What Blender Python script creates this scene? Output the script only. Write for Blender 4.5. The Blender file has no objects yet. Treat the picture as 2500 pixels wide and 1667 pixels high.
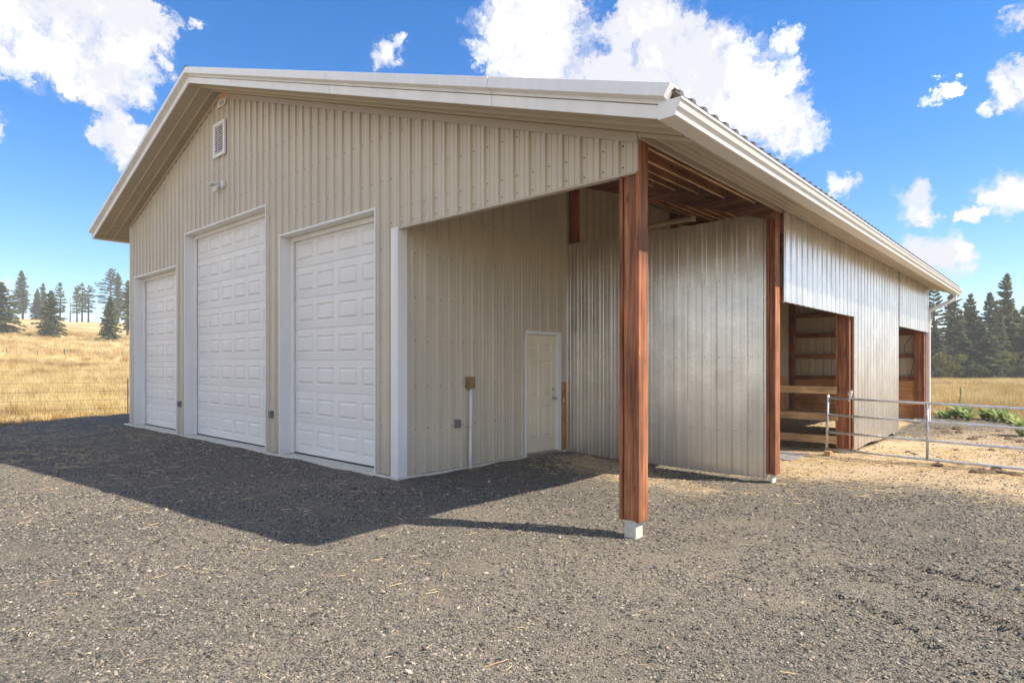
import bpy, bmesh, math, random
import numpy as np
from mathutils import Vector, Matrix, Quaternion
R = math.radians
random.seed(7)
rng = np.random.default_rng(7)
scene = bpy.context.scene
COL = scene.collection

# ------------------------------------------------------------------ camera
cam_d = bpy.data.cameras.new('camera')
cam = bpy.data.objects.new('camera', cam_d); COL.objects.link(cam)
cam_d.sensor_width = 36.0; cam_d.sensor_fit = 'HORIZONTAL'
cam_d.lens = 1508.5 / 2500 * 36
cam_d.shift_y = (887.9 - 833.5) / 2500
cam_d.clip_start = 0.05; cam_d.clip_end = 6000
cam.location = (6.721, -5.16, 1.524)
cam.rotation_euler = (R(90), 0, 0.734)
scene.camera = cam

# ------------------------------------------------------------------ sun, sky, exposure
SUN_AZ, SUN_EL = R(28.8), R(48.9)          # azimuth counted from +X towards +Y
sun_dir = Vector((math.cos(SUN_EL) * math.cos(SUN_AZ), math.cos(SUN_EL) * math.sin(SUN_AZ), math.sin(SUN_EL)))
sl = bpy.data.lights.new('sun', 'SUN'); sl.energy = 2.0; sl.angle = R(0.6); sl.color = (1.0, 0.90, 0.76)
so = bpy.data.objects.new('sun', sl); COL.objects.link(so)
so.rotation_euler = sun_dir.to_track_quat('Z', 'Y').to_euler(); so.location = (20, 12, 30)
scene.view_settings.view_transform = 'Standard'; scene.view_settings.look = 'None'
scene.view_settings.gamma = 1.0; scene.view_settings.use_curve_mapping = False
scene.view_settings.exposure = 2.2

world = bpy.data.worlds.new('World'); scene.world = world; world.use_nodes = True
wt = world.node_tree; wn = wt.nodes; wl = wt.links; wn.clear()

def N(tree, typ, **kw):
    n = tree.nodes.new(typ)
    for k, v in kw.items():
        if k == 'inp':
            for i, x in v.items(): n.inputs[i].default_value = x
        else: setattr(n, k, v)
    return n

def sky_world():
    t = wt
    out = N(t, 'ShaderNodeOutputWorld'); bg = N(t, 'ShaderNodeBackground'); bg.inputs[1].default_value = 0.15
    sky = N(t, 'ShaderNodeTexSky'); sky.sky_type = 'NISHITA'; sky.sun_disc = False
    sky.sun_elevation = SUN_EL; sky.sun_rotation = R(90) - SUN_AZ
    sky.air_density = 1.0; sky.dust_density = 0.15; sky.ozone_density = 4.0
    hsv = N(t, 'ShaderNodeHueSaturation'); hsv.inputs['Saturation'].default_value = 1.36; hsv.inputs["Value"].default_value = 0.315; hsv.inputs['Hue'].default_value = 0.505
    wl.new(sky.outputs[0], hsv.inputs['Color'])
    tc = N(t, 'ShaderNodeTexCoord')
    nrm = N(t, 'ShaderNodeVectorMath', operation='NORMALIZE'); wl.new(tc.outputs['Generated'], nrm.inputs[0])
    d = nrm.outputs[0]
    # clouds that stand over this place: direction and angular radius (degrees), their outline ragged by noise
    n0 = N(t, 'ShaderNodeTexNoise', inp={'Scale': 9.0, 'Detail': 8.0, 'Roughness': 0.74}); wl.new(d, n0.inputs['Vector'])
    sb = N(t, 'ShaderNodeVectorMath', operation='SUBTRACT'); wl.new(n0.outputs['Color'], sb.inputs[0]); sb.inputs[1].default_value = (0.5, 0.5, 0.5)
    wv = N(t, 'ShaderNodeVectorMath', operation='MULTIPLY_ADD'); wl.new(sb.outputs[0], wv.inputs[0]); wv.inputs[1].default_value = (0.13,) * 3; wl.new(d, wv.inputs[2])
    wd = N(t, 'ShaderNodeVectorMath', operation='NORMALIZE'); wl.new(wv.outputs[0], wd.inputs[0])
    acc = None
    for (bx, by, bz, r) in CLOUDS:
        dp = N(t, 'ShaderNodeVectorMath', operation='DOT_PRODUCT'); wl.new(wd.outputs[0], dp.inputs[0]); dp.inputs[1].default_value = (bx, by, bz)
        mr = N(t, 'ShaderNodeMapRange')
        mr.inputs[1].default_value = math.cos(R(r * 1.35)); mr.inputs[2].default_value = math.cos(R(r * 0.2))
        wl.new(dp.outputs['Value'], mr.inputs[0])
        if acc is None: acc = mr.outputs[0]
        else:
            mx = N(t, 'ShaderNodeMath', operation='ADD'); wl.new(acc, mx.inputs[0]); wl.new(mr.outputs[0], mx.inputs[1]); acc = mx.outputs[0]
    # denser unseen clouds added over the rest of the sky for fill light
    sep = N(t, 'ShaderNodeSeparateXYZ'); wl.new(d, sep.inputs[0])
    zc = N(t, 'ShaderNodeMath', operation='MAXIMUM', inp={1: 0.02}); wl.new(sep.outputs[2], zc.inputs[0])
    za = N(t, 'ShaderNodeMath', operation='ADD', inp={1: 0.25}); wl.new(zc.outputs[0], za.inputs[0])
    dv = N(t, 'ShaderNodeVectorMath', operation='DIVIDE'); wl.new(d, dv.inputs[0]); wl.new(za.outputs[0], dv.inputs[1])
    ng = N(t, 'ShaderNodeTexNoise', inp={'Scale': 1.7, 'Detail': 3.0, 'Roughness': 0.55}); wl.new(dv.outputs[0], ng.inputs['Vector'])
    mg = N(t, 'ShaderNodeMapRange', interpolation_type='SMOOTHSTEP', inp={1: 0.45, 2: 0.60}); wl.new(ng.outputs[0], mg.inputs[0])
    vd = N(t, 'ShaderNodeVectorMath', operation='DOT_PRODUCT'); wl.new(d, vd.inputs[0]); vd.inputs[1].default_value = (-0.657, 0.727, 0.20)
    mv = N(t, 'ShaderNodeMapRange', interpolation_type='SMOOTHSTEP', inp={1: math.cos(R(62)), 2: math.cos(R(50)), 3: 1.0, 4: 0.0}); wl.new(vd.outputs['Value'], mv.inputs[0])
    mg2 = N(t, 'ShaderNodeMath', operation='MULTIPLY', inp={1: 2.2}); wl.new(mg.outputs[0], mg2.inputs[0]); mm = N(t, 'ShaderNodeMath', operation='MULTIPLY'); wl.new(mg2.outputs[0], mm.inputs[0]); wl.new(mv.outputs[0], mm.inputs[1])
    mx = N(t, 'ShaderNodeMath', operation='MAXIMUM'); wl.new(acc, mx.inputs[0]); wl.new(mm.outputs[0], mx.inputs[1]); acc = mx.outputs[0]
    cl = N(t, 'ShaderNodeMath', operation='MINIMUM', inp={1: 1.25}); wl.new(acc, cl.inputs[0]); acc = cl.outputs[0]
    # wisps and holes
    n1 = N(t, 'ShaderNodeTexNoise', inp={'Scale': 22.0, 'Detail': 8.0, 'Roughness': 0.66, 'Distortion': 0.4}); wl.new(wv.outputs[0], n1.inputs['Vector'])
    a1 = N(t, 'ShaderNodeMath', operation='MULTIPLY_ADD', inp={1: 4.4, 2: -2.5}); wl.new(n1.outputs[0], a1.inputs[0])
    a2 = N(t, 'ShaderNodeMath', operation='MULTIPLY_ADD', inp={1: 1.25}); wl.new(acc, a2.inputs[0]); wl.new(a1.outputs[0], a2.inputs[2])
    den = N(t, 'ShaderNodeMapRange', interpolation_type='SMOOTHSTEP', inp={1: -0.30, 2: 1.15}); wl.new(a2.outputs[0], den.inputs[0])
    # thin cloud only where a cloud body is near
    gate = N(t, 'ShaderNodeMapRange', inp={1: 0.02, 2: 0.25}); wl.new(acc, gate.inputs[0])
    dm = N(t, 'ShaderNodeMath', operation='MULTIPLY'); wl.new(den.outputs[0], dm.inputs[0]); wl.new(gate.outputs[0], dm.inputs[1])
    # cloud colour: grey to white by noise, thick cores overbright to add fill light
    n2 = N(t, 'ShaderNodeTexNoise', inp={'Scale': 6.0, 'Detail': 6.0, 'Roughness': 0.55}); wl.new(wv.outputs[0], n2.inputs['Vector'])
    cr = N(t, 'ShaderNodeMapRange', interpolation_type='SMOOTHSTEP', inp={1: 0.42, 2: 0.68}); wl.new(n2.outputs[0], cr.inputs[0])
    mc = N(t, 'ShaderNodeMix', data_type='RGBA'); wl.new(cr.outputs[0], mc.inputs[0])
    mc.inputs[6].default_value = (1.30, 1.32, 1.42, 1); mc.inputs[7].default_value = (1.85, 1.84, 1.85, 1)
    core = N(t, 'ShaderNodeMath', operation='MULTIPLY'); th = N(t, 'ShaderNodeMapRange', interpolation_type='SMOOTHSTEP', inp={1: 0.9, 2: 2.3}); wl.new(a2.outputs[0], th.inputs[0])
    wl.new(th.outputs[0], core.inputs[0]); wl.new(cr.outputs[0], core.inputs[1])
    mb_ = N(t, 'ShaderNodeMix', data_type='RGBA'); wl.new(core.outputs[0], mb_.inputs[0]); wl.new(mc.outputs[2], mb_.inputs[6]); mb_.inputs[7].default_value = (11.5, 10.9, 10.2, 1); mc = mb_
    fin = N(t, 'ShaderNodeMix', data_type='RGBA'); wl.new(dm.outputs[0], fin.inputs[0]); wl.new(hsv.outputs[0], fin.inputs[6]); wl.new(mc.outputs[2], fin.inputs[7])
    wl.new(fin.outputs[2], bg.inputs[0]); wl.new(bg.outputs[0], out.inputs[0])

CLOUDS = [(-0.9047, 0.1505, 0.3986, 2.86), (-0.8858, 0.2021, 0.4178, 3.24), (-0.8703, 0.2499, 0.4243, 2.48), (-0.8590, 0.2740, 0.4326, 1.33), (-0.8966, 0.2260, 0.3809, 3.06), (-0.9121, 0.1792, 0.3688, 2.40), (-0.8945, 0.2523, 0.3691, 1.64), (-0.9146, 0.2130, 0.3438, 1.23), (-0.9200, 0.2524, 0.2999, 1.77), (-0.9154, 0.2748, 0.2941, 1.40), (-0.9270, 0.2359, 0.2917, 0.79), (-0.9269, 0.2661, 0.2647, 0.56), (-0.8404, 0.3160, 0.4403, 0.55), (-0.6990, 0.5458, 0.4620, 0.73), (-0.7183, 0.5390, 0.4399, 1.07), (-0.7301, 0.5370, 0.4225, 0.61), (-0.5666, 0.6626, 0.4898, 3.31), (-0.5371, 0.6998, 0.4710, 2.34), (-0.6067, 0.6463, 0.4629, 2.52), (-0.5748, 0.6905, 0.4391, 2.90), (-0.6146, 0.6679, 0.4199, 1.72), (-0.4796, 0.7383, 0.4743, 1.32), (-0.4404, 0.7494, 0.4944, 2.26), (-0.4080, 0.7940, 0.4507, 2.46), (-0.4446, 0.7906, 0.4211, 3.36), (-0.3850, 0.8223, 0.4191, 3.29), (-0.4991, 0.7575, 0.4208, 1.87), (-0.3465, 0.8569, 0.3816, 3.29), (-0.3160, 0.8821, 0.3492, 2.63), (-0.2838, 0.8764, 0.3890, 1.02), (-0.2784, 0.8598, 0.4281, 0.75), (-0.2753, 0.9092, 0.3122, 1.57), (-0.4172, 0.8242, 0.3829, 2.37), (-0.2390, 0.9403, 0.2423, 0.91), (-0.1488, 0.9640, 0.2205, 1.36), (-0.1294, 0.9705, 0.2033, 0.74), (-0.0663, 0.9442, 0.3227, 0.85), (-0.0489, 0.9422, 0.3315, 1.33), (-0.0440, 0.9185, 0.3929, 0.97), (-0.0603, 0.9722, 0.2263, 1.22), (-0.0449, 0.9773, 0.2069, 1.58), (-0.0843, 0.9787, 0.1874, 0.54), (-0.1198, 0.9823, 0.1438, 1.60), (-0.1409, 0.9782, 0.1523, 1.25), (-0.0964, 0.9860, 0.1362, 0.85), (-0.1342, 0.9319, 0.3369, 0.53), (-0.1158, 0.9316, 0.3447, 0.41), (-0.1695, 0.9286, 0.3300, 0.31), (-0.0903, 0.9449, 0.3147, 0.29), (-0.9839, 0.1516, 0.0946, 0.82), (-0.9178, 0.1088, 0.3817, 2.64), (-0.9536, 0.1095, 0.2806, 1.64), (-0.0075, 0.9801, 0.1981, 1.67), (-0.0002, 0.9472, 0.3208, 1.60), (-0.5359, 0.6526, 0.5356, 3.84), (-0.4110, 0.7418, 0.5300, 2.51), (-0.8598, 0.2002, 0.4697, 3.30)]
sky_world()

# ------------------------------------------------------------------ helpers
def link(o, parent=None, kind=None, label=None, cat=None, group=None):
    COL.objects.link(o)
    if parent is not None: o.parent = parent
    if kind: o['kind'] = kind
    if label: o['label'] = label
    if cat: o['category'] = cat
    if group: o['group'] = group
    return o

def thing(name, label, cat, loc=(0, 0, 0), rz=0.0, group=None):
    o = bpy.data.objects.new(name, None); o.empty_display_size = 0.2
    o.location = loc; o.rotation_euler = (0, 0, rz)
    return link(o, None, None, label, cat, group)

class MB:
    """collects shapes; build() links them as one mesh object"""
    def __init__(s): s.v = []; s.f = []
    def add(s, vs, fs):
        b = len(s.v); s.v += [tuple(p) for p in vs]; s.f += [tuple(b + i for i in f) for f in fs]; return s
    def box(s, x0, x1, y0, y1, z0, z1):
        return s.add([(x0,y0,z0),(x1,y0,z0),(x1,y1,z0),(x0,y1,z0),(x0,y0,z1),(x1,y0,z1),(x1,y1,z1),(x0,y1,z1)],
                     [(0,3,2,1),(4,5,6,7),(0,1,5,4),(1,2,6,5),(2,3,7,6),(3,0,4,7)])
    def hexa(s, p):
        return s.add(p, [(0,3,2,1),(4,5,6,7),(0,1,5,4),(1,2,6,5),(2,3,7,6),(3,0,4,7)])
    def prism(s, poly, fa, fb):
        """poly: list of 2D points; fa / fb map a point to 3D at either end"""
        n = len(poly); vs = [fa(*p) for p in poly] + [fb(*p) for p in poly]
        fs = [tuple(range(n))[::-1], tuple(range(n, 2*n))] + [(i, (i+1) % n, n + (i+1) % n, n + i) for i in range(n)]
        return s.add(vs, fs)
    def tube(s, path, r, n=10, caps=True):
        path = [Vector(p) for p in path]; rs = r if isinstance(r, (list, tuple)) else [r]*len(path)
        b = len(s.v); prev = None
        for i, p in enumerate(path):
            t = (path[min(i+1, len(path)-1)] - path[max(i-1, 0)]).normalized()
            if prev is None:
                a = Vector((0,0,1)) if abs(t.z) < 0.9 else Vector((1,0,0)); u = t.cross(a).normalized()
            else:
                u = (prev - t*prev.dot(t)).normalized()
            prev = u; w = t.cross(u)
            for k in range(n):
                an = 2*math.pi*k/n; s.v.append(tuple(p + (u*math.cos(an) + w*math.sin(an))*rs[i]))
        for i in range(len(path)-1):
            for k in range(n):
                a = b+i*n+k; c = b+i*n+(k+1) % n; s.f.append((a, c, c+n, a+n))
        if caps:
            s.f.append(tuple(b+k for k in range(n))[::-1]); s.f.append(tuple(b+(len(path)-1)*n+k for k in range(n)))
        return s
    def mesh(s, name, mat=None, smooth=False):
        m = bpy.data.meshes.new(name); m.from_pydata(s.v, [], s.f); m.validate(clean_customdata=False); m.update()
        if mat:
            for q in (mat if isinstance(mat, (list, tuple)) else [mat]): m.materials.append(q)
        if smooth: m.polygons.foreach_set('use_smooth', [True]*len(m.polygons))
        return m
    def build(s, name, mat, parent=None, smooth=False, bevel=0.0, seg=1, fix=True, **kw):
        m = s.mesh(name, mat, smooth)
        if fix:
            bm = bmesh.new(); bm.from_mesh(m); bmesh.ops.recalc_face_normals(bm, faces=bm.faces); bm.to_mesh(m); bm.free()
        o = link(bpy.data.objects.new(name, m), parent, **kw)
        if bevel:
            b = o.modifiers.new('bevel', 'BEVEL'); b.width = bevel; b.segments = seg; b.limit_method = 'ANGLE'; b.angle_limit = R(40)
        return o

def copy_tree(o, parent=None):
    c = o.copy(); COL.objects.link(c); c.parent = parent
    for ch in list(o.children): copy_tree(ch, c)
    return c

# ------------------------------------------------------------------ materials
def new_mat(name):
    m = bpy.data.materials.new(name); m.use_nodes = True
    t = m.node_tree; t.nodes.clear()
    out = N(t, 'ShaderNodeOutputMaterial'); b = N(t, 'ShaderNodeBsdfPrincipled')
    t.links.new(b.outputs[0], out.inputs[0])
    return m, t, b

def ramp(t, fac, stops):
    n = N(t, 'ShaderNodeValToRGB'); e = n.color_ramp.elements
    while len(e) > 1: e.remove(e[0])
    e[0].position = stops[0][0]; e[0].color = (*stops[0][1], 1)
    for p, c in stops[1:]:
        q = e.new(p); q.color = (*c, 1)
    t.links.new(fac, n.inputs[0]); return n.outputs[0]

def mixc(t, fac, a, b, mode='MIX'):
    n = N(t, 'ShaderNodeMix', data_type='RGBA', blend_type=mode)
    for sock, v in ((0, fac), (6, a), (7, b)):
        if hasattr(v, 'is_output'): t.links.new(v, n.inputs[sock])
        elif sock == 0: n.inputs[0].default_value = v
        else: n.inputs[sock].default_value = (*v, 1)
    return n.outputs[2]

def tex_vec(t, scale=(1, 1, 1), rnd=True):
    tc = N(t, 'ShaderNodeTexCoord'); v = tc.outputs['Object']
    if rnd:
        oi = N(t, 'ShaderNodeObjectInfo'); ml = N(t, 'ShaderNodeVectorMath', operation='MULTIPLY_ADD')
        t.links.new(oi.outputs['Random'], ml.inputs[0]); ml.inputs[1].default_value = (37.0, 51.0, 23.0); t.links.new(v, ml.inputs[2]); v = ml.outputs[0]
    mp = N(t, 'ShaderNodeVectorMath', operation='MULTIPLY'); t.links.new(v, mp.inputs[0]); mp.inputs[1].default_value = scale
    return mp.outputs[0]

def noise_tex(t, vec, scale, detail=4.0, rough=0.55, dist=0.0):
    n = N(t, 'ShaderNodeTexNoise', inp={'Scale': scale, 'Detail': detail, 'Roughness': rough, 'Distortion': dist}); t.links.new(vec, n.inputs['Vector']); return n.outputs[0]

def bump(t, b, h, strength=0.3, dist=0.01):
    n = N(t, 'ShaderNodeBump', inp={'Strength': strength, 'Distance': dist}); t.links.new(h, n.inputs['Height']); t.links.new(n.outputs[0], b.inputs['Normal'])

def painted(name, col, rough=0.4, var=0.08, dirt=0.0, spec=0.4, bmp=0.08):
    m, t, b = new_mat(name)
    v = tex_vec(t, (1, 1, 1), False)
    n = noise_tex(t, v, 1.3, 5.0, 0.6)
    dark = tuple(c*(1-var) for c in col); lite = tuple(min(1, c*(1+var)) for c in col)
    c = ramp(t, n, [(0.3, dark), (0.7, lite)])
    if dirt:
        # splashed soil along the foot of the wall
        vs = tex_vec(t, (9, 9, 0.5), False); ns = noise_tex(t, vs, 1.0, 4.0)
        sp = N(t, 'ShaderNodeSeparateXYZ'); tc = N(t, 'ShaderNodeTexCoord'); t.links.new(tc.outputs['Object'], sp.inputs[0])
        mr = N(t, 'ShaderNodeMapRange', inp={1: 0.55, 2: -0.1, 3: 0.0, 4: 1.0}); t.links.new(sp.outputs[2], mr.inputs[0])
        mu = N(t, 'ShaderNodeMath', operation='MULTIPLY'); t.links.new(mr.outputs[0], mu.inputs[0]); t.links.new(ns, mu.inputs[1])
        m2 = N(t, 'ShaderNodeMath', operation='MULTIPLY', inp={1: dirt}); t.links.new(mu.outputs[0], m2.inputs[0])
        c = mixc(t, m2.outputs[0], c, (0.30, 0.25, 0.20))
        st = ramp(t, ns, [(0.35, (0.93, 0.93, 0.93)), (0.65, (1, 1, 1))]); c = mixc(t, 1.0, c, st, 'MULTIPLY')
    t.links.new(c, b.inputs['Base Color'])
    b.inputs['Roughness'].default_value = rough; b.inputs['Specular IOR Level'].default_value = spec
    n2 = noise_tex(t, tex_vec(t, (1.5, 1.5, 0.6), False), 2.2, 2.0)
    bump(t, b, n2, bmp, 0.03)
    return m

def wood(name, a, c2, axis, rough=0.62, knots=True, worn=0.0):
    m, t, b = new_mat(name)
    sc = [16.0, 16.0, 16.0]; sc[axis] = 0.55
    v = tex_vec(t, tuple(sc)); g = noise_tex(t, v, 1.0, 6.0, 0.6, 1.2)
    sc2 = [70.0, 70.0, 70.0]; sc2[axis] = 2.0
    g2 = noise_tex(t, tex_vec(t, tuple(sc2)), 1.0, 3.0, 0.6)
    mid = tuple((x+y)/2 for x, y in zip(a, c2))
    c = ramp(t, g, [(0.32, c2), (0.5, mid), (0.66, a)])
    f = ramp(t, g2, [(0.32, (0.50, 0.47, 0.45)), (0.58, (1.08, 1.08, 1.08))]); c = mixc(t, 0.9, c, f, 'MULTIPLY')
    lo = noise_tex(t, tex_vec(t, (1.7, 1.7, 1.7)), 1.0, 3.0); lf = ramp(t, lo, [(0.35, (0.66, 0.64, 0.64)), (0.65, (1.2, 1.18, 1.16))]); c = mixc(t, 1.0, c, lf, 'MULTIPLY')
    if knots:
        sk = [6.0, 6.0, 6.0]; sk[axis] = 2.2
        vo = N(t, 'ShaderNodeTexVoronoi', inp={'Scale': 1.0}); t.links.new(tex_vec(t, tuple(sk)), vo.inputs['Vector'])
        k = N(t, 'ShaderNodeMapRange', inp={1: 0.05, 2: 0.12, 3: 0.75, 4: 0.0}); t.links.new(vo.outputs['Distance'], k.inputs[0])
        c = mixc(t, k.outputs[0], c, tuple(x*0.3 for x in c2))
    if worn:
        sw = [22.0, 22.0, 22.0]; sw[axis] = 1.6
        w = noise_tex(t, tex_vec(t, tuple(sw)), 1.0, 5.0, 0.65, 0.6)
        k = N(t, 'ShaderNodeMapRange', inp={1: 0.66, 2: 0.72, 3: 0.0, 4: worn}); t.links.new(w, k.inputs[0])
        c = mixc(t, k.outputs[0], c, (0.55, 0.36, 0.22))
    t.links.new(c, b.inputs['Base Color']); b.inputs['Roughness'].default_value = rough; b.inputs['Specular IOR Level'].default_value = 0.3
    bump(t, b, g2, 0.25, 0.004)
    return m

def galvanised(name, axis_h, base=(0.88, 0.85, 0.79)):
    m, t, b = new_mat(name)
    v = tex_vec(t, (1, 1, 1), False)
    vo = N(t, 'ShaderNodeTexVoronoi', inp={'Scale': 70.0}); t.links.new(v, vo.inputs['Vector'])
    sp = N(t, 'ShaderNodeSeparateColor'); t.links.new(vo.outputs['Color'], sp.inputs[0])
    n = noise_tex(t, v, 2.0, 5.0, 0.6)
    big = ramp(t, n, [(0.3, tuple(x*0.84 for x in base)), (0.7, tuple(min(1, x*1.08) for x in base))])
    spang = ramp(t, sp.outputs[0], [(0.0, (0.90, 0.90, 0.91)), (1.0, (1.05, 1.05, 1.05))])
    c = mixc(t, 1.0, big, spang, 'MULTIPLY')
    st = noise_tex(t, tex_vec(t, (11, 11, 0.35), False), 1.0, 4.0); sf = ramp(t, st, [(0.35, (0.85, 0.84, 0.82)), (0.62, (1, 1, 1))]); c = mixc(t, 1.0, c, sf, 'MULTIPLY')
    # soil rubbed on the lower part
    sz = N(t, 'ShaderNodeSeparateXYZ'); tc = N(t, 'ShaderNodeTexCoord'); t.links.new(tc.outputs['Object'], sz.inputs[0])
    mr = N(t, 'ShaderNodeMapRange', inp={1: 1.3, 2: -0.1, 3: 0.0, 4: 0.75}); t.links.new(sz.outputs[2], mr.inputs[0])
    mu = N(t, 'ShaderNodeMath', operation='MULTIPLY'); t.links.new(mr.outputs[0], mu.inputs[0]); t.links.new(n, mu.inputs[1])
    c = mixc(t, mu.outputs[0], c, (0.50, 0.44, 0.37))
    t.links.new(c, b.inputs['Base Color']); b.inputs['Metallic'].default_value = 0.88
    rr = N(t, 'ShaderNodeMapRange', inp={1: 0.0, 2: 1.0, 3: 0.28, 4: 0.33}); t.links.new(sp.outputs[1], rr.inputs[0]); t.links.new(rr.outputs[0], b.inputs['Roughness'])
    ad = N(t, 'ShaderNodeMath', operation='MULTIPLY_ADD', inp={1: 0.0}); t.links.new(sp.outputs[2], ad.inputs[0])
    n3 = noise_tex(t, tex_vec(t, (2.0, 2.0, 0.7), False), 2.0, 2.0); t.links.new(n3, ad.inputs[2])
    bump(t, b, ad.outputs[0], 0.05, 0.02)
    return m

def flat(name, col, rough=0.5, metal=0.0, var=0.1, scale=20.0, spec=0.4):
    m, t, b = new_mat(name)
    n = noise_tex(t, tex_vec(t), scale, 4.0)
    c = ramp(t, n, [(0.3, tuple(x*(1-var) for x in col)), (0.7, tuple(min(1, x*(1+var)) for x in col))])
    t.links.new(c, b.inputs['Base Color']); b.inputs['Roughness'].default_value = rough; b.inputs['Metallic'].default_value = metal
    b.inputs['Specular IOR Level'].default_value = spec
    bump(t, b, n, 0.15, 0.004)
    return m

TAN = (0.60, 0.53, 0.405)
M = {}
M['tan'] = painted('tan_painted_metal', TAN, 0.38, 0.05, 0.5, 0.45)
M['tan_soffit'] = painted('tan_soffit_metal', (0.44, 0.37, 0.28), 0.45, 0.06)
M['tan_trim'] = painted('tan_trim_metal', (0.48, 0.41, 0.315), 0.4, 0.05)
M['white'] = painted('white_trim_metal', (0.84, 0.83, 0.80), 0.38, 0.03, 0.35)
M['white_door'] = painted('white_door_paint', (0.85, 0.83, 0.79), 0.45, 0.025, 0.30, 0.35, 0.05)
M['cream'] = painted('cream_gutter_paint', (0.78, 0.755, 0.70), 0.35, 0.03)
M['door_cream'] = painted('cream_entry_door_paint', (0.86, 0.76, 0.56), 0.45, 0.05, 0.6)
M['roof'] = painted('roof_metal', (0.12, 0.10, 0.085), 0.4, 0.08)
M['galv_x'] = galvanised('galvanised_sheet', 0)
M['galv_side'] = galvanised('galvanised_corrugated', 1, (0.90, 0.89, 0.87))
STAIN_A, STAIN_B = (0.50, 0.205, 0.09), (0.17, 0.060, 0.028)
for i, ax in enumerate('xyz'):
    M['stain_'+ax] = wood('stained_timber_'+ax, STAIN_A, STAIN_B, i, worn=0.7 if ax == 'z' else 0.0)
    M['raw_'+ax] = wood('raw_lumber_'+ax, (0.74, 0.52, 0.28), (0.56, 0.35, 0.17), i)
M['joist'] = wood('rough_joist', (0.62, 0.29, 0.115), (0.25, 0.10, 0.045), 1, 0.75)
M['beam'] = wood('rough_beam', (0.36, 0.17, 0.09), (0.15, 0.07, 0.045), 0, 0.8)
M['ply'] = wood('plywood', (0.70, 0.36, 0.14), (0.52, 0.25, 0.09), 0, 0.7, knots=False)
M['concrete'] = flat('concrete', (0.58, 0.55, 0.47), 0.85, 0, 0.12, 14)
M['zinc'] = flat('zinc_tube', (0.55, 0.57, 0.59), 0.42, 0.75, 0.22, 9)
M['steel'] = flat('brushed_steel', (0.6, 0.58, 0.55), 0.3, 0.9, 0.05)
M['pvc'] = flat('pvc_pipe', (0.72, 0.71, 0.66), 0.45, 0, 0.06)
M['grey_box'] = flat('grey_plastic', (0.20, 0.20, 0.21), 0.5, 0, 0.1)
M['oldwood'] = wood('weathered_block', (0.40, 0.28, 0.13), (0.27, 0.17, 0.07), 2, knots=False)
M['rubber'] = flat('black_rubber', (0.03, 0.03, 0.03), 0.7)
M['screw'] = flat('screw_head', (0.13, 0.115, 0.10), 0.5, 0.4)
M['dark'] = flat('cavity_shade', (0.015, 0.013, 0.012), 0.9, spec=0.05)
M['mat'] = flat('grey_rubber_mat', (0.22, 0.21, 0.20), 0.85, 0, 0.25, 12)
M['orange'] = flat('orange_print', (0.72, 0.30, 0.06), 0.5)
M['sign'] = flat('white_sign', (0.75, 0.71, 0.66), 0.5)
M['ink'] = flat('sign_ink', (0.25, 0.20, 0.18), 0.5)
M['lamp'] = flat('lamp_white', (0.68, 0.68, 0.66), 0.4)
M['glasslamp'] = flat('frosted_glass', (0.62, 0.60, 0.52), 0.25)
M['rope'] = flat('white_rope', (0.8, 0.79, 0.77), 0.8)
M['wire'] = flat('rusty_wire', (0.16, 0.10, 0.07), 0.7, 0.4)
M['tpost'] = flat('fence_post', (0.14, 0.12, 0.09), 0.8)
M['fixture'] = flat('fixture_enamel', (0.85, 0.76, 0.60), 0.5)

# ------------------------------------------------------------------ ground shape
_w = np.random.default_rng(11)
def waves(n, lmin, lmax):
    l = np.exp(_w.uniform(np.log(lmin), np.log(lmax), n)); a = _w.uniform(0, 2*np.pi, n)
    return np.stack([np.cos(a)*2*np.pi/l, np.sin(a)*2*np.pi/l, _w.uniform(0, 2*np.pi, n), l], 1)
W_BIG = waves(14, 18, 90); W_MID = waves(26, 0.7, 5.0); W_FINE = waves(60, 0.12, 0.7); W_EDGE = waves(20, 0.5, 4.0)
def wsum(W, x, y, p=0.0):
    s = np.zeros(np.broadcast(x, y).shape)
    for kx, ky, ph, l in W: s = s + np.sin(kx*x + ky*y + ph) * (l**p)
    return s / math.sqrt(len(W))
def sstep(a, b, x):
    t = np.clip((x-a)/(b-a), 0, 1); return t*t*(3-2*t)
HX = [-900, -600, -400, -310, -250, -215, -180, -150, -102, -66, -45, 0, 400]
HZ = [4, 6, 12.5, 16.4, 16.2, 13.8, 10.0, 7.0, 2.55, 0.1, -0.18, -0.18, -0.18]
def terrain(x, y):
    x = np.asarray(x, float); y = np.asarray(y, float)
    z = np.interp(x, HX, HZ) * (1 + 0.10*sstep(0, 60, 30-y) * sstep(60, 200, -x))
    z = z - 0.75*sstep(25, 105, y)*sstep(-60, -20, x)
    far = sstep(40, 140, np.hypot(x, y))
    return z + wsum(W_BIG, x, y)*0.35*far + wsum(W_MID, x, y)*0.012
RUTS = [((5.2, 0.55), (7.4, -0.75), 0.10), ((5.6, 0.95), (8.2, -0.35), 0.09), ((5.05, 0.05), (6.6, -1.2), 0.08), ((6.3, 1.3), (9, 0.1), 0.1), ((5.9, 0.2), (7.6, -1.15), 0.07), ((6.6, 0.55), (8.6, -0.5), 0.08)]
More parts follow.
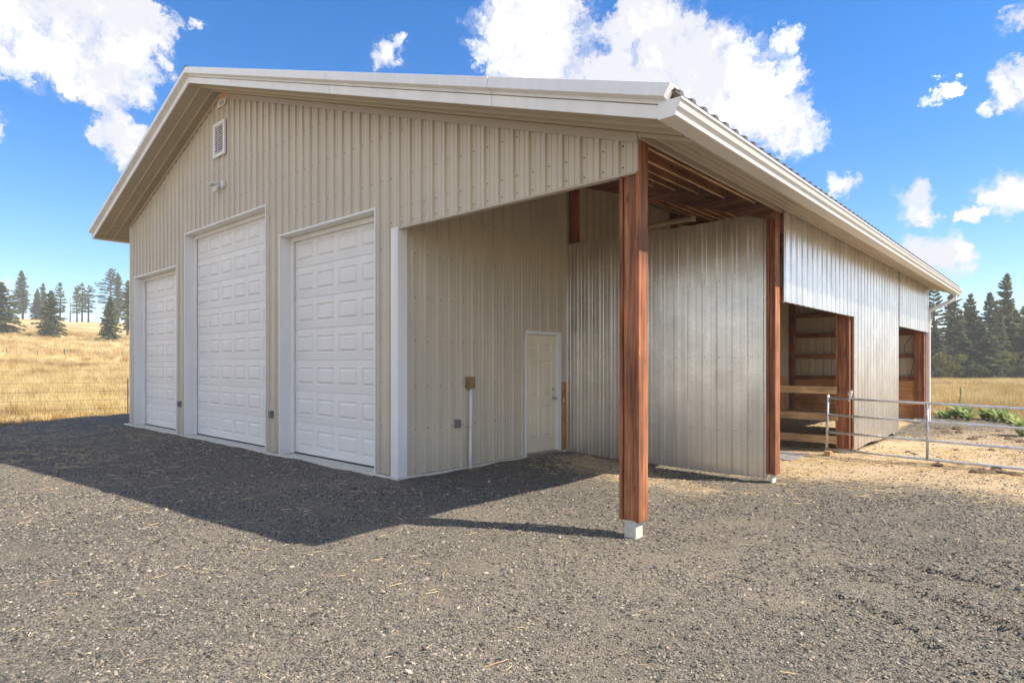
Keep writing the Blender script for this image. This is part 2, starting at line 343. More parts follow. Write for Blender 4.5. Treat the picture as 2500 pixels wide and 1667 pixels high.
def yard(x, y):
    x = np.asarray(x, float); y = np.asarray(y, float)
    dx = np.maximum(0, x); dy = np.maximum(np.maximum(0, -y), y-16)
    dist = np.hypot(dx, dy)
    z = -0.15 + 0.116*np.exp(-(dist/1.5)**1.5)
    z = z + wsum(W_MID, x, y)*0.010 + wsum(W_FINE, x, y)*0.0032
    for (a, b, w) in RUTS:
        ax, ay = a; bx, by = b; L = math.hypot(bx-ax, by-ay); tx, ty = (bx-ax)/L, (by-ay)/L
        s = (x-ax)*tx + (y-ay)*ty; q = (x-ax)*-ty + (y-ay)*tx + 0.05*np.sin(s*5.0)
        on = sstep(-0.3, 0.3, s)*sstep(L+0.3, L-0.3, s)
        z = z + on*(-0.030*np.exp(-(q/w*2)**2) + 0.020*np.exp(-((q-w)/w*2)**2))*(0.8+0.2*np.sin(s*3+ax))
    # bedding trodden up inside the lean-to
    inside = sstep(8.0, 10.0, y)*sstep(3.5, 2.9, x)*sstep(-0.5, 0.2, x)*sstep(16.4, 15.9, y)
    return z + inside*0.10
def yard_edge(x, y):
    """above 0 inside the gravel"""
    e = wsum(W_EDGE, x, y)*0.35
    left = x + 15.0 + 0.09*(y+0.6) ; back = 19.0 - 0.25*(np.maximum(0, x-3.5)) - y
    return np.minimum(np.minimum(left, back), np.minimum(26-x, y+22)) + e
def ground_z(x, y):
    x = np.asarray(x, float); y = np.asarray(y, float)
    return np.where(yard_edge(x, y) > 0.1, yard(x, y), terrain(x, y))

def grid_mesh(name, xs, ys, zf, mat):
    X, Y = np.meshgrid(xs, ys); Z = zf(X, Y)
    nx, ny = len(xs), len(ys)
    co = np.stack([X, Y, Z], -1).reshape(-1, 3)
    i = np.arange(nx*ny).reshape(ny, nx)
    q = np.stack([i[:-1, :-1], i[:-1, 1:], i[1:, 1:], i[1:, :-1]], -1).reshape(-1, 4)
    m = bpy.data.meshes.new(name); m.vertices.add(len(co)); m.vertices.foreach_set('co', co.ravel())
    m.loops.add(q.size); m.loops.foreach_set('vertex_index', q.ravel().astype(np.int32))
    m.polygons.add(len(q)); m.polygons.foreach_set('loop_start', np.arange(0, q.size, 4, dtype=np.int32))
    m.update(calc_edges=True); m.validate()
    m.polygons.foreach_set('use_smooth', np.ones(len(q), bool))
    m.materials.append(mat); return m, co

def axis_pts(lo, hi, core0, core1, step, grow=1.12):
    p = list(np.arange(core0, core1+1e-6, step)); s = step
    while p[-1] < hi: s *= grow; p.append(p[-1]+s)
    s = step
    while p[0] > lo: s *= grow; p.insert(0, p[0]-s)
    return np.array(p)

def straw_amount(x, y):
    """where straw and bedding lie on the yard"""
    a = np.exp(-(((x-4.9)/2.6)**2 + ((y-7.6)/2.3)**2))*1.0
    b = np.exp(-(((x-2.9)/1.5)**2 + ((y-6.0)/1.8)**2))*0.9
    c = np.exp(-(((x-2.2)/1.6)**2 + ((y-2.55)/0.55)**2))*0.42
    d = np.exp(-(((x-0.9)/0.9)**2 + ((y-3.2)/0.5)**2))*0.55
    e = np.exp(-(((x-5.6)/2.2)**2 + ((y-12)/5.0)**2))*0.45
    f = sstep(8, 9.5, y)*sstep(3.6, 3.2, x)*sstep(0, 0.3, x)*0.8
    g = np.exp(-(((x+10)/5)**2 + ((y+2.0)/2.2)**2))*0.20
    h = np.exp(-(((x-7.6)/1.4)**2 + ((y-5.2)/1.2)**2))*0.6
    return np.clip(a+b+c+d+e+f+g+h, 0, 1)

def terrain_material():
    m, t, b = new_mat('dry_grass_ground')
    tc = N(t, 'ShaderNodeNewGeometry'); v = tc.outputs['Position']
    def sc(s):
        q = N(t, 'ShaderNodeVectorMath', operation='MULTIPLY'); t.links.new(v, q.inputs[0]); q.inputs[1].default_value = s; return q.outputs[0]
    n1 = noise_tex(t, sc((0.05, 0.05, 0.05)), 1.0, 6.0, 0.62)
    n2 = noise_tex(t, sc((0.22, 0.06, 0.1)), 1.0, 6.0, 0.65, 0.5)
    n3 = noise_tex(t, sc((6, 6, 6)), 1.0, 5.0, 0.7)
    c = ramp(t, n1, [(0.30, (0.44, 0.30, 0.15)), (0.48, (0.60, 0.45, 0.22)), (0.66, (0.72, 0.58, 0.32))])
    c2 = ramp(t, n2, [(0.34, (0.62, 0.50, 0.42)), (0.55, (1.0, 1.0, 1.0)), (0.72, (1.12, 1.10, 1.0))]); c = mixc(t, 0.9, c, c2, 'MULTIPLY')
    c3 = ramp(t, n3, [(0.3, (0.62, 0.58, 0.5)), (0.65, (1.1, 1.1, 1.1))]); c = mixc(t, 0.8, c, c3, 'MULTIPLY')
    t.links.new(c, b.inputs['Base Color']); b.inputs['Roughness'].default_value = 0.95; b.inputs['Specular IOR Level'].default_value = 0.1
    bump(t, b, n3, 0.7, 0.08)
    return m

def gravel_material():
    m, t, b = new_mat('gravel')
    tc = N(t, 'ShaderNodeNewGeometry'); v = tc.outputs['Position']
    def vor(s, rnd=1.0):
        q = N(t, 'ShaderNodeTexVoronoi', inp={'Scale': s, 'Randomness': rnd}); t.links.new(v, q.inputs['Vector'])
        sp = N(t, 'ShaderNodeSeparateColor'); t.links.new(q.outputs['Color'], sp.inputs[0]); return q, sp
    v1, s1 = vor(62.0); v2, s2 = vor(140.0)
    dark, mid, lite, tan = (0.045, 0.044, 0.045), (0.155, 0.142, 0.132), (0.33, 0.29, 0.255), (0.24, 0.19, 0.14)
    c1 = ramp(t, s1.outputs[0], [(0.0, dark), (0.35, mid), (0.7, lite), (0.93, (0.37, 0.315, 0.26)), (1.0, (0.52, 0.44, 0.36))])
    c2 = ramp(t, s2.outputs[0], [(0.0, (0.10, 0.093, 0.09)), (0.5, (0.215, 0.19, 0.17)), (1.0, (0.37, 0.32, 0.27))])
    c = mixc(t, 0.38, c1, c2)
    # dusty patches
    n1 = noise_tex(t, v, 0.8, 7.0, 0.65); k = ramp(t, n1, [(0.46, (0, 0, 0)), (0.68, (0.6, 0.6, 0.6))])
    c = mixc(t, k, c, (0.315, 0.262, 0.218))
    n4 = noise_tex(t, v, 0.33, 5.0, 0.6); f4 = ramp(t, n4, [(0.32, (0.59, 0.61, 0.57)), (0.66, (0.86, 0.86, 0.76))]); c = mixc(t, 1.0, c, f4, 'MULTIPLY')
    # straw
    at = N(t, 'ShaderNodeAttribute', attribute_name='straw')
    n2 = noise_tex(t, v, 3.2, 8.0, 0.72); ad = N(t, 'ShaderNodeMath', operation='MULTIPLY_ADD', inp={1: 0.9, 2: -0.47}); t.links.new(n2, ad.inputs[0])
    su = N(t, 'ShaderNodeMath', operation='ADD'); t.links.new(at.outputs['Fac'], su.inputs[0]); t.links.new(ad.outputs[0], su.inputs[1])
    n5 = noise_tex(t, v, 28.0, 4.0, 0.7); a5 = N(t, 'ShaderNodeMath', operation='MULTIPLY_ADD', inp={1: 0.7, 2: -0.35}); t.links.new(n5, a5.inputs[0])
    s5 = N(t, 'ShaderNodeMath', operation='ADD'); t.links.new(su.outputs[0], s5.inputs[0]); t.links.new(a5.outputs[0], s5.inputs[1])
    mk = N(t, 'ShaderNodeMapRange', interpolation_type='SMOOTHSTEP', inp={1: 0.22, 2: 0.55, 3: 0.0, 4: 0.95}); t.links.new(s5.outputs[0], mk.inputs[0])
    n3 = noise_tex(t, v, 70.0, 5.0, 0.7, 1.0); sc3 = ramp(t, n3, [(0.32, (0.13, 0.095, 0.065)), (0.47, (0.46, 0.34, 0.21)), (0.64, (0.80, 0.64, 0.41))])
    c = mixc(t, mk.outputs[0], c, sc3)
    t.links.new(c, b.inputs['Base Color']); b.inputs['Roughness'].default_value = 0.9; b.inputs['Specular IOR Level'].default_value = 0.2
    hs = N(t, 'ShaderNodeMath', operation='MULTIPLY_ADD', inp={1: -1.0}); t.links.new(v1.outputs['Distance'], hs.inputs[0])
    h2 = N(t, 'ShaderNodeMath', operation='MULTIPLY', inp={1: -0.5}); t.links.new(v2.outputs['Distance'], h2.inputs[0]); t.links.new(h2.outputs[0], hs.inputs[2])
    h3 = N(t, 'ShaderNodeMath', operation='ADD'); t.links.new(hs.outputs[0], h3.inputs[0]); t.links.new(s1.outputs[1], h3.inputs[1])
    bump(t, b, h3.outputs[0], 0.9, 0.013)
    return m

M['terrain'] = terrain_material(); M['gravel'] = gravel_material()
xs = axis_pts(-3500, 3500, -60, 40, 1.6, 1.10); ys = axis_pts(-3500, 3500, -40, 60, 1.6, 1.10)
def terr_z(x, y):
    z = terrain(x, y); e = yard_edge(x, y)
    return z - 0.35*sstep(0.0, 1.6, e)          # the soil lies deeper under the gravel
gm, _ = grid_mesh('ground', xs, ys, terr_z, M['terrain'])
link(bpy.data.objects.new('ground', gm), kind='structure')
xs = np.concatenate([np.arange(-17.4, -8, 0.10), np.arange(-8, 9.5, 0.06), axis_pts(9.5, 27.5, 9.5, 10, 0.12, 1.06)[1:]])
ys = np.concatenate([axis_pts(-23.5, -6.0, -6.5, -6.0, 0.12, 1.08)[:-1], np.arange(-6.0, 9, 0.06), np.arange(9, 21.0, 0.10)])
def yard_mesh_z(x, y):
    e = yard_edge(x, y)
    return yard(x, y) - 0.45*sstep(0.25, -0.9, e)
ym, yco = grid_mesh('gravel_yard', xs, ys, yard_mesh_z, M['gravel'])
at = ym.attributes.new('straw', 'FLOAT', 'POINT'); at.data.foreach_set('value', straw_amount(yco[:, 0], yco[:, 1]).astype(np.float32))
link(bpy.data.objects.new('gravel_yard', ym), kind='structure')

# ------------------------------------------------------------------ barn
RX, RZ, SL_R, SL_L = -5.595, 6.81, 0.3345, 0.3326
WL, WP, YE = -10.94, 3.686, 15.78
def zs(x): return RZ - (SL_R*(x-RX) if x > RX else SL_L*(RX-x))     # underside of the roof
barn = thing('pole_barn', 'long tan metal pole barn with white garage doors and an open porch', 'barn')

TUFF = [(-0.028, 0), (-0.015, 0.028), (0.015, 0.028), (0.028, 0), (0.063, 0), (0.068, 0.006), (0.084, 0.006), (0.089, 0), (0.139, 0), (0.144, 0.006), (0.160, 0.006), (0.165, 0)]
CORR = [(-0.030, 0.042), (-0.020, 0.002), (0.020, 0.002), (0.030, 0.042), (0.070, 0.047), (0.090, 0.047), (0.1143, 0.040), (0.139, 0.047), (0.159, 0.047)]
def sheets(name, parent, axis, plane, out, a0, a1, rib0, pitch, prof, zb, zt, mat, openings=(), per=4, screws=None, sr=0.0095):
    """ribbed metal sheets on a vertical wall; axis 0: wall runs along X at y=plane, axis 1: along Y at x=plane"""
    pts = []
    k0 = int(math.floor((a0-rib0)/pitch))-1; k1 = int(math.ceil((a1-rib0)/pitch))+1
    for k in range(k0, k1+1):
        for o, h in prof: pts.append((rib0+k*pitch+o*pitch/0.2286, h))
    pa = np.array([p[0] for p in pts]); ph = np.array([p[1] for p in pts])
    joints = [a0]
    j = rib0 + math.ceil((a0+0.25-rib0)/pitch)*pitch
    while j < a1-0.12: joints.append(j + 0.034*pitch/0.2286); j += per*pitch
    joints.append(a1)
    extra = [e for op in openings for e in op[:2]]
    sc = MB()
    for i in range(len(joints)-1):
        b0, b1 = joints[i], joints[i+1]; lift = 0.0012*(i % 2)
        brk = sorted(set([b0, b1] + [p for p in pa if b0 < p < b1] + [e for e in extra if b0 < e < b1]))
        mb = MB()
        for u0, u1 in zip(brk[:-1], brk[1:]):
            if u1-u0 < 1e-6: continue
            um = (u0+u1)/2; iv = [(None, None)]
            segs = [(zb(um), zt(um))]
            for (oa, ob, oz0, oz1) in openings:
                if oa <= um <= ob:
                    ns = []
                    for s0, s1 in segs:
                        if oz0 > s0: ns.append((s0, min(s1, oz0)))
                        if oz1 < s1: ns.append((max(s0, oz1), s1))
                        if oz0 >= s1 or oz1 <= s0: ns.append((s0, s1)) if (s0, s1) not in ns else None
                    segs = ns
            h0, h1 = (float(np.interp(u, pa, ph))+lift for u in (u0, u1))
            for s0, s1 in segs:
                if s1-s0 < 1e-4: continue
                t0, t1 = (zt(u0), zt(u1)) if abs(s1-zt(um)) < 1e-6 else (s1, s1)
                c0, c1 = (zb(u0), zb(u1)) if abs(s0-zb(um)) < 1e-6 else (s0, s0)
                def P(u, h, z): return (u, plane+out*h, z) if axis == 0 else (plane+out*h, u, z)
                mb.add([P(u0, h0, c0), P(u1, h1, c1), P(u1, h1, t1), P(u0, h0, t0)], [(0, 1, 2, 3)])
        if mb.f: 
            o = mb.build(name, mat, parent, fix=False)
    if screws:
        for z in screws:
            k = k0
            for k in range(k0, k1):
                u = rib0 + k*pitch + 0.052*pitch/0.2286
                if not (a0+0.02 < u < a1-0.02): continue
                zz = z + random.uniform(-0.006, 0.006)
                if not (zb(u)+0.02 < zz < zt(u)-0.03): continue
                if any(oa-0.03 < u < ob+0.03 and oz0-0.03 < zz < oz1+0.03 for oa, ob, oz0, oz1 in openings): continue
                vs = []
                for dd in (0.0, 0.005):
                    for q in range(6):
                        an = q*math.pi/3; r_ = sr if dd == 0 else sr*0.72
                        a_, z_ = u+math.cos(an)*r_, zz+math.sin(an)*r_; hh = plane+out*(0.001+dd+0.0012)
                        vs.append((a_, hh, z_) if axis == 0 else (hh, a_, z_))
                sc.add(vs, [tuple(range(6, 12))] + [(q, (q+1) % 6, 6+(q+1) % 6, 6+q) for q in range(6)])
        if sc.f: sc.build('screws', M['screw'], parent, kind='stuff')

# garage openings: left, right, top of the trim
DOORS = [(-10.62, -7.819, 3.686, 7, 4, 0.635, 0.50), (-7.389, -3.704, 4.308, 8, 6, 0.597, 0.47), (-3.231, -0.479, 3.705, 7, 4, 0.635, 0.51)]
HB = 3.349
ops = [(d[0]+0.012, d[1]-0.012, -1.0, d[2]-0.012) for d in DOORS]
ROWS = [0.06, 0.66, 1.27, 1.88, 2.49, 3.10, 3.44, 4.05, 4.66, 5.27, 5.88, 6.40]
sheets('siding_sheet', barn, 0, 0.0, -1, WL, -0.118, 0.719-0.2286*60, 0.2286, TUFF, lambda u: 0.005, lambda u: zs(u), M['tan'], ops, screws=ROWS)
sheets('siding_sheet', barn, 0, 0.0, -1, -0.118, WP-0.002, 0.719-0.2286*60, 0.2286, TUFF, lambda u: HB, lambda u: zs(u), M['tan'], screws=[3.42, 3.62, 4.05, 4.66, 5.27])
# wall towards the porch and the lean-to
DL, DR, DT = 2.579, 3.566, 2.077
sheets('siding_sheet', barn, 1, 0.0, 1, 0.10, YE-0.02, 0.004, 0.2305, TUFF, lambda u: -0.005, lambda u: zs(0)-0.002, M['tan'], [(DL, DR+0.17, -1, DT), ], screws=[0.04, 0.62, 1.22, 1.83, 2.44, 3.05, 3.66, 4.27])
sheets('siding_sheet', barn, 1, 0.0, 1, DR+0.002, DR+0.168, 3.70, 0.2305, TUFF, lambda u: 1.2, lambda u: DT, M['tan'])
# far walls
sheets('siding_sheet', barn, 1, WL, -1, 0.0, YE, 0.1, 0.2286, TUFF, lambda u: 0.0, lambda u: zs(WL), M['tan'])
sheets('siding_sheet', barn, 0, YE, 1, WL, WP, 0.07, 0.2286, TUFF, lambda u: -0.05, lambda u: zs(u), M['tan'])
# galvanised partition beside the entry door, and the corrugated side wall
sheets('galvanised_sheet', barn, 0, 3.73, -1, 0.022, 3.53, 1.876-0.2312*8, 0.2312, TUFF, lambda u: -0.085+0.012*math.sin(u*1.7), lambda u: 3.655+0.012*math.sin(u*2.1), M['galv_x'], screws=[0.55, 1.62, 2.75], sr=0.0075)
H1 = 2.402; XS = WP+0.004
top_s = zs(WP)-0.012
sheets('corrugated_sheet', barn, 1, XS, 1, 3.862, 7.70, 3.935, 0.2535, CORR, lambda u: H1, lambda u: top_s, M['galv_side'], screws=[H1+0.05, 3.45], sr=0.009)
sheets('corrugated_sheet', barn, 1, XS, 1, 7.70, 11.765, 3.935, 0.2535, CORR, lambda u: -0.075+0.02*math.sin(u*3), lambda u: top_s, M['galv_side'], screws=[0.02, 0.75, 1.6, 2.44, 3.3], sr=0.008)
sheets('corrugated_sheet', barn, 1, XS+0.022, 1, 11.74, YE, 3.935, 0.2535, CORR, lambda u: H1+0.005, lambda u: top_s, M['galv_side'], screws=[3.0], sr=0.008)

# trims
def trim(x0, x1, y0, y1, z0, z1, name='corner_trim', mat='white', bevel=0.003, parent=None):
    return MB().box(x0, x1, y0, y1, z0, z1).build(name, M[mat], parent or barn, bevel=bevel)
trim(-0.124, 0.03, -0.032, 0.13, -0.012, HB+0.012)
trim(WL-0.03, WL+0.035, -0.028, 0.10, -0.01, zs(WL)-0.01)
trim(WP-0.012, WP+0.002, -0.026, 0.0, HB, zs(WP), mat='tan_trim')
trim(3.52, 3.552, 3.695, 3.738, -0.08, 3.66, 'corner_trim', 'galv_x')
trim(WP+0.002, WP+0.035, YE-0.03, YE+0.03, -0.08, top_s, 'corner_trim', 'white')
def rake_band(x0, x1, h0, h1, y0, y1, name, mat, bevel=0.0):
    q = lambda x, h: zs(x)+h
    MB().hexa([(x0,y0,q(x0,h0)),(x1,y0,q(x1,h0)),(x1,y1,q(x1,h0)),(x0,y1,q(x0,h0)),(x0,y0,q(x0,h1)),(x1,y0,q(x1,h1)),(x1,y1,q(x1,h1)),(x0,y1,q(x0,h1))]).build(name, M[mat], barn, bevel=bevel)
for x0, x1 in ((RX, -2.6), (-2.6, 0.6), (0.6, WP), (-8.2, RX), (WL, -8.2)):
    rake_band(x0+0.002, x1-0.002, -0.095, 0.002, -0.032, -0.021, 'wall_top_trim', 'tan_trim')
# header underside at the porch and the slab edge along the facade
trim(-0.12, WP-0.014, -0.026, 0.05, HB-0.018, HB+0.004, 'header_trim', 'tan_trim', 0.0)
MB().box(-0.14, WP-0.05, 0.03, 0.068, HB+0.01, zs(WP)+0.15).build('header_board', M['stain_x'], barn)
trim(WL-0.05, 0.05, -0.055, 0.40, -0.22, -0.006, 'slab_edge', 'concrete', 0.008)
trim(-0.02, 0.035, 0.42, 3.72, -0.2, -0.012, 'slab_edge', 'concrete', 0.006)

# ---- garage doors
def section_mesh(w, h, ncol, pitch, pw, ph, name):
    mb = MB(); g = 0.007
    first = (w - ((ncol-1)*pitch+pw))/2
    xs_ = [0.0]
    for c in range(ncol): xs_ += [first+c*pitch, first+c*pitch+pw]
    xs_.append(w)
    z0, z1 = (h-ph)/2, (h+ph)/2
    zs_ = [g, z0, z1, h-g]
    def q(x0, x1, za, zb_, y0=0.0): mb.add([(x0,y0,za),(x1,y0,za),(x1,y0,zb_),(x0,y0,zb_)], [(0,1,2,3)])
    for i in range(len(xs_)-1):
        for j in range(3):
            panel = (i % 2 == 1) and j == 1
            if not panel: q(xs_[i], xs_[i+1], zs_[j], zs_[j+1])
            else:
                rings = [(0, 0), (0.012, 0.016), (0.026, 0.017), (0.055, -0.003)]
                L = []
                for ins, dy in rings:
                    L.append([(xs_[i]+ins, dy, zs_[j]+ins), (xs_[i+1]-ins, dy, zs_[j]+ins), (xs_[i+1]-ins, dy, zs_[j+1]-ins), (xs_[i]+ins, dy, zs_[j+1]-ins)])
                for a, b in zip(L[:-1], L[1:]):
                    for k in range(4): mb.add([a[k], a[(k+1) % 4], b[(k+1) % 4], b[k]], [(0,1,2,3)])
                mb.add(L[-1], [(0,1,2,3)])
    # rounded lips above and below, and the thickness
    mb.add([(0,0,g),(w,0,g),(w,0.012,0),(0,0.012,0)], [(3,2,1,0)]); mb.add([(0,0,h-g),(w,0,h-g),(w,0.012,h),(0,0.012,h)], [(0,1,2,3)])
    mb.add([(0,0.012,0),(w,0.012,0),(w,0.045,0),(0,0.045,0)], [(3,2,1,0)]); mb.add([(0,0.012,h),(w,0.012,h),(w,0.045,h),(0,0.045,h)], [(0,1,2,3)])
    return mb.mesh(name, M['white_door'])
for (l, r, tz, nr, nc, pitch, pw) in DOORS:
    yD = 0.215
    tm = MB()
    # thin face flange, jamb and head
    tm.box(l, l+0.028, -0.030, 0.17, -0.005, tz); tm.box(r-0.028, r, -0.030, 0.17, -0.005, tz); tm.box(l+0.028, r-0.028, -0.030, 0.17, tz-0.028, tz)
    tm.build('door_trim', M['white'], barn, bevel=0.002)
    st = MB(); st.box(l+0.028, l+0.105, 0.165, 0.205, 0.0, tz-0.03); st.box(r-0.105, r-0.028, 0.165, 0.205, 0.0, tz-0.03); st.box(l+0.105, r-0.105, 0.165, 0.205, tz-0.105, tz-0.03)
    st.build('door_stop', M['white'], barn, bevel=0.003)
    w = r-l-0.16; h = (tz-0.055)/nr
    base = MB(); base.box(l+0.08, r-0.08, yD+0.046, yD+0.06, 0.02, tz-0.04); base.box(l+0.082, r-0.082, yD+0.004, yD+0.045, -0.004, 0.014)
    gd = base.build('garage_door', M['rubber'], barn)
    me = section_mesh(w, h, nc, pitch, pw, 0.285, 'section')
    for k in range(nr):
        o = bpy.data.objects.new('section', me); o.location = (l+0.08, yD, 0.016+k*h); link(o, gd)

# ---- entry door in the porch wall (faces +X)
fr = MB(); fr.box(-0.05, 0.028, DL, DL+0.045, -0.01, DT); fr.box(-0.05, 0.028, DR-0.105, DR, -0.01, DT); fr.box(-0.05, 0.030, DL, DR, DT-0.055, DT)
fr.build('door_frame', M['white'], barn, bevel=0.003)
MB().box(-0.06, 0.04, DL+0.045, DR-0.105, -0.03, 0.02).build('threshold', M['steel'], barn, bevel=0.003)
def entry_door():
    y0, y1, z0, z1 = DL+0.05, DR-0.11, 0.026, DT-0.06; W = y1-y0; H = z1-z0
    X = -0.022; mb = MB()
    cols = [(0.12, 0.44), (0.56, 0.88)]; rows = [(0.115, 0.385), (0.475, 0.775), (0.845, 0.93)]
    ys_ = [0, cols[0][0], cols[0][1], cols[1][0], cols[1][1], 1]; zz = [0] + [q for rr in rows for q in rr] + [1]
    for i in range(5):
        for j in range(7):
            a, b, c, d = y0+ys_[i]*W, y0+ys_[i+1]*W, z0+zz[j]*H, z0+zz[j+1]*H
            if i in (1, 3) and j % 2 == 1:
                L = []
                for ins, dx in ((0, 0), (0.012, -0.016), (0.026, -0.016), (0.055, 0.0)):
                    L.append([(X+dx, a+ins, c+ins), (X+dx, b-ins, c+ins), (X+dx, b-ins, d-ins), (X+dx, a+ins, d-ins)])
                for p, q in zip(L[:-1], L[1:]):
                    for k in range(4): mb.add([p[k], p[(k+1) % 4], q[(k+1) % 4], q[k]], [(0,1,2,3)])
                mb.add(L[-1], [(0,1,2,3)])
            else: mb.add([(X,a,c),(X,b,c),(X,b,d),(X,a,d)], [(0,1,2,3)])
    mb.box(X-0.055, X-0.018, y0, y1, z0, z1)
    return mb.build('entry_door', M['door_cream'], barn, fix=False)
ed = entry_door()
k = MB(); k.tube([(-0.022, 3.395, 0.93), (-0.012, 3.395, 0.93)], 0.033, 14); k.tube([(-0.012, 3.395, 0.93), (0.02, 3.395, 0.93), (0.035, 3.395, 0.93), (0.052, 3.395, 0.93), (0.058, 3.395, 0.93)], [0.012, 0.012, 0.027, 0.027, 0.016], 14)
k.build('door_knob', M['steel'], ed, smooth=True)
k = MB(); k.tube([(-0.022, 3.395, 1.075), (0.0, 3.395, 1.075), (0.006, 3.395, 1.075)], [0.03, 0.028, 0.012], 14); k.build('deadbolt', M['steel'], ed, smooth=True)
MB().box(-0.02, 0.018, DR+0.004, 3.705, -0.02, 1.20).build('plywood_strip', M['ply'], barn)
MB().box(0.02, 0.045, 3.60, 3.66, 0.83, 0.93).build('latch_block', M['raw_z'], barn, bevel=0.003)
MB().tube([(0.03, 3.58, 1.52), (0.034, 3.58, 1.68), (0.034, 3.63, 1.70), (0.034, 3.66, 1.66), (0.034, 3.66, 1.52), (0.034, 3.62, 1.49), (0.03, 3.58, 1.52)], 0.006, 6).build('door_hook', M['zinc'], barn)

# ---- posts: a core timber between two side boards, on a concrete pier
def post(x0, x1, y0, y1, z0, z1, footz=None):
    p = MB().box(x0+0.044, x1-0.044, y0+0.016, y1-0.016, z0+0.004, z1).build('post', M['stain_z'], barn, bevel=0.004)
    for a, b in ((x0, x0+0.038), (x1-0.038, x1)):
        MB().box(a, b, y0, y1, z0, z1).build('board', M['stain_z'], p, bevel=0.004)
    if footz is not None:
        c = 0.045
        MB().box(x0+c, x1-c, y0+0.02, y1-0.02, footz-0.4, z0+0.006).build('footing', M['concrete'], p, bevel=0.006)
post(3.465, 3.686, 0.004, 0.174, 0.012, 3.72, -0.15)
post(3.558, 3.686, 3.673, 3.857, -0.025, 3.71, -0.13)
post(3.437, 3.678, 7.60, 7.79, -0.075, 3.71, -0.13)
post(3.50, 3.680, 11.70, 11.87, -0.05, 3.71, -0.13)
post(3.438, 3.682, 15.56, 15.74, -0.02, 3.70, -0.13)
MB().box(0.03, 0.165, 3.80, 3.94, -0.12, zs(0.1)-0.02).build('post', M['stain_z'], barn, bevel=0.004)
MB().box(0.03, 0.165, 7.60, 7.74, -0.12, zs(0.1)-0.02).build('post', M['stain_z'], barn, bevel=0.004)
MB().box(0.03, 0.17, 15.58, 15.72, -0.12, zs(0.1)-0.02).build('post', M['stain_z'], barn, bevel=0.004)

# ---- lean-to framing
def rafter(y0, y1, x0, x1, h0, h1, mat='beam'):
    q = zs
    MB().hexa([(x0,y0,q(x0)+h0),(x1,y0,q(x1)+h0),(x1,y1,q(x1)+h0),(x0,y1,q(x0)+h0),(x0,y0,q(x0)+h1),(x1,y0,q(x1)+h1),(x1,y1,q(x1)+h1),(x0,y1,q(x0)+h1)]).build('rafter', M[mat], barn, bevel=0.004)
for (a, b) in ((3.60, 3.66), (3.75, 3.79), (7.55, 7.595), (7.80, 7.85), (11.72, 11.79), (15.50, 15.55)):
    rafter(a, b, 0.03, 3.68, -0.197, 0.185)
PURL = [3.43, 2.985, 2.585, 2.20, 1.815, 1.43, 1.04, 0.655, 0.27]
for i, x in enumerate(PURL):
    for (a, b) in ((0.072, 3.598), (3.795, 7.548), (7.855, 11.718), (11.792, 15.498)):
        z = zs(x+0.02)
        o = MB().box(x-0.019, x+0.019, a, b, z, z+0.184).build('purlin', [M['joist'], M['raw_y']], barn, bevel=0.003); o.data.polygons[0].material_index = 1  # bottom face takes a second, paler wood colour
        if b < 12:
            hg = MB(); hg.box(x-0.022, x+0.022, b-0.045, b-0.001, z-0.003, z+0.001); hg.box(x+0.0195, x+0.022, b-0.04, b-0.001, z, z+0.13); hg.box(x-0.022, x-0.0195, b-0.04, b-0.001, z, z+0.13)
            hg.build('joist_hanger', M['zinc'], o)
# girts and kick boards inside the back wall and along the side
for z0, z1 in ((1.03, 1.155), (1.69, 1.82), (2.34, 2.475), (2.98, 3.11), (3.62, 3.74)):
    MB().box(0.17, 3.44, 15.66, 15.70, z0, z1).build('girt', M['stain_x'], barn, bevel=0.003)
for a, b in ((0.175, 1.75), (1.754, 3.436)):
    MB().box(a, b, 15.62, 15.657, -0.18, 1.028).build('plywood_panel', M['ply'], barn)
for a, b in ((8.0, 10.4), (10.404, 12.8), (12.804, 15.3)):
    MB().box(0.03, 0.05, a, b, -0.15, 1.10).build('plywood_panel', M['ply'], barn)
for z0 in (H1+0.02, 3.45):
    for a, b in ((3.86, 7.6), (7.79, 11.7), (11.87, 15.56)):
        MB().box(3.645, 3.683, a, b, z0, z0+0.19).build('girt', M['stain_y'], barn, bevel=0.003)

# ---- roof sheets
def roof_sheets():
    prof = [(-0.040, 0), (-0.024, 0.030), (0.024, 0.030), (0.040, 0)]
    p = 0.2286; w = 4*p; y0 = -0.60; y1 = 16.78
    for side, xa, xb in ((1, RX, 4.37), (-1, RX, -11.87)):
        mb = MB(); pts = [(0.0, 0.0)]
        for k in range(4):
            for o, h in prof: pts.append((p*(k+0.5)+o, h))
        pts.append((w, 0.0))
        za, zb_ = zs(xa)+0.246, zs(xb)+0.246
        for (a, h0), (b, h1) in zip(pts[:-1], pts[1:]):
            mb.add([(xa,a,za+h0),(xb,a,zb_+h0),(xb,b,zb_+h1),(xa,b,za+h1)], [(0,1,2,3)])
        for (a, h0), (b, h1) in zip(pts[:-1], pts[1:]):
            mb.add([(xa,a,za-0.012),(xb,a,zb_-0.012),(xb,b,zb_-0.012),(xa,b,za-0.012)], [(0,1,2,3)])
            mb.add([(xb,a,zb_-0.012),(xb,a,zb_+h0),(xb,b,zb_+h1),(xb,b,zb_-0.012)], [(0,1,2,3)])
        me = mb.mesh('roof_sheet', M['roof']); y = y0
        while y < y1-0.1:
            o = bpy.data.objects.new('roof_sheet', me); o.location = (0, y, 0); link(o, barn); y += w
roof_sheets()
YB = 16.42
rc = MB(); e = 0.16
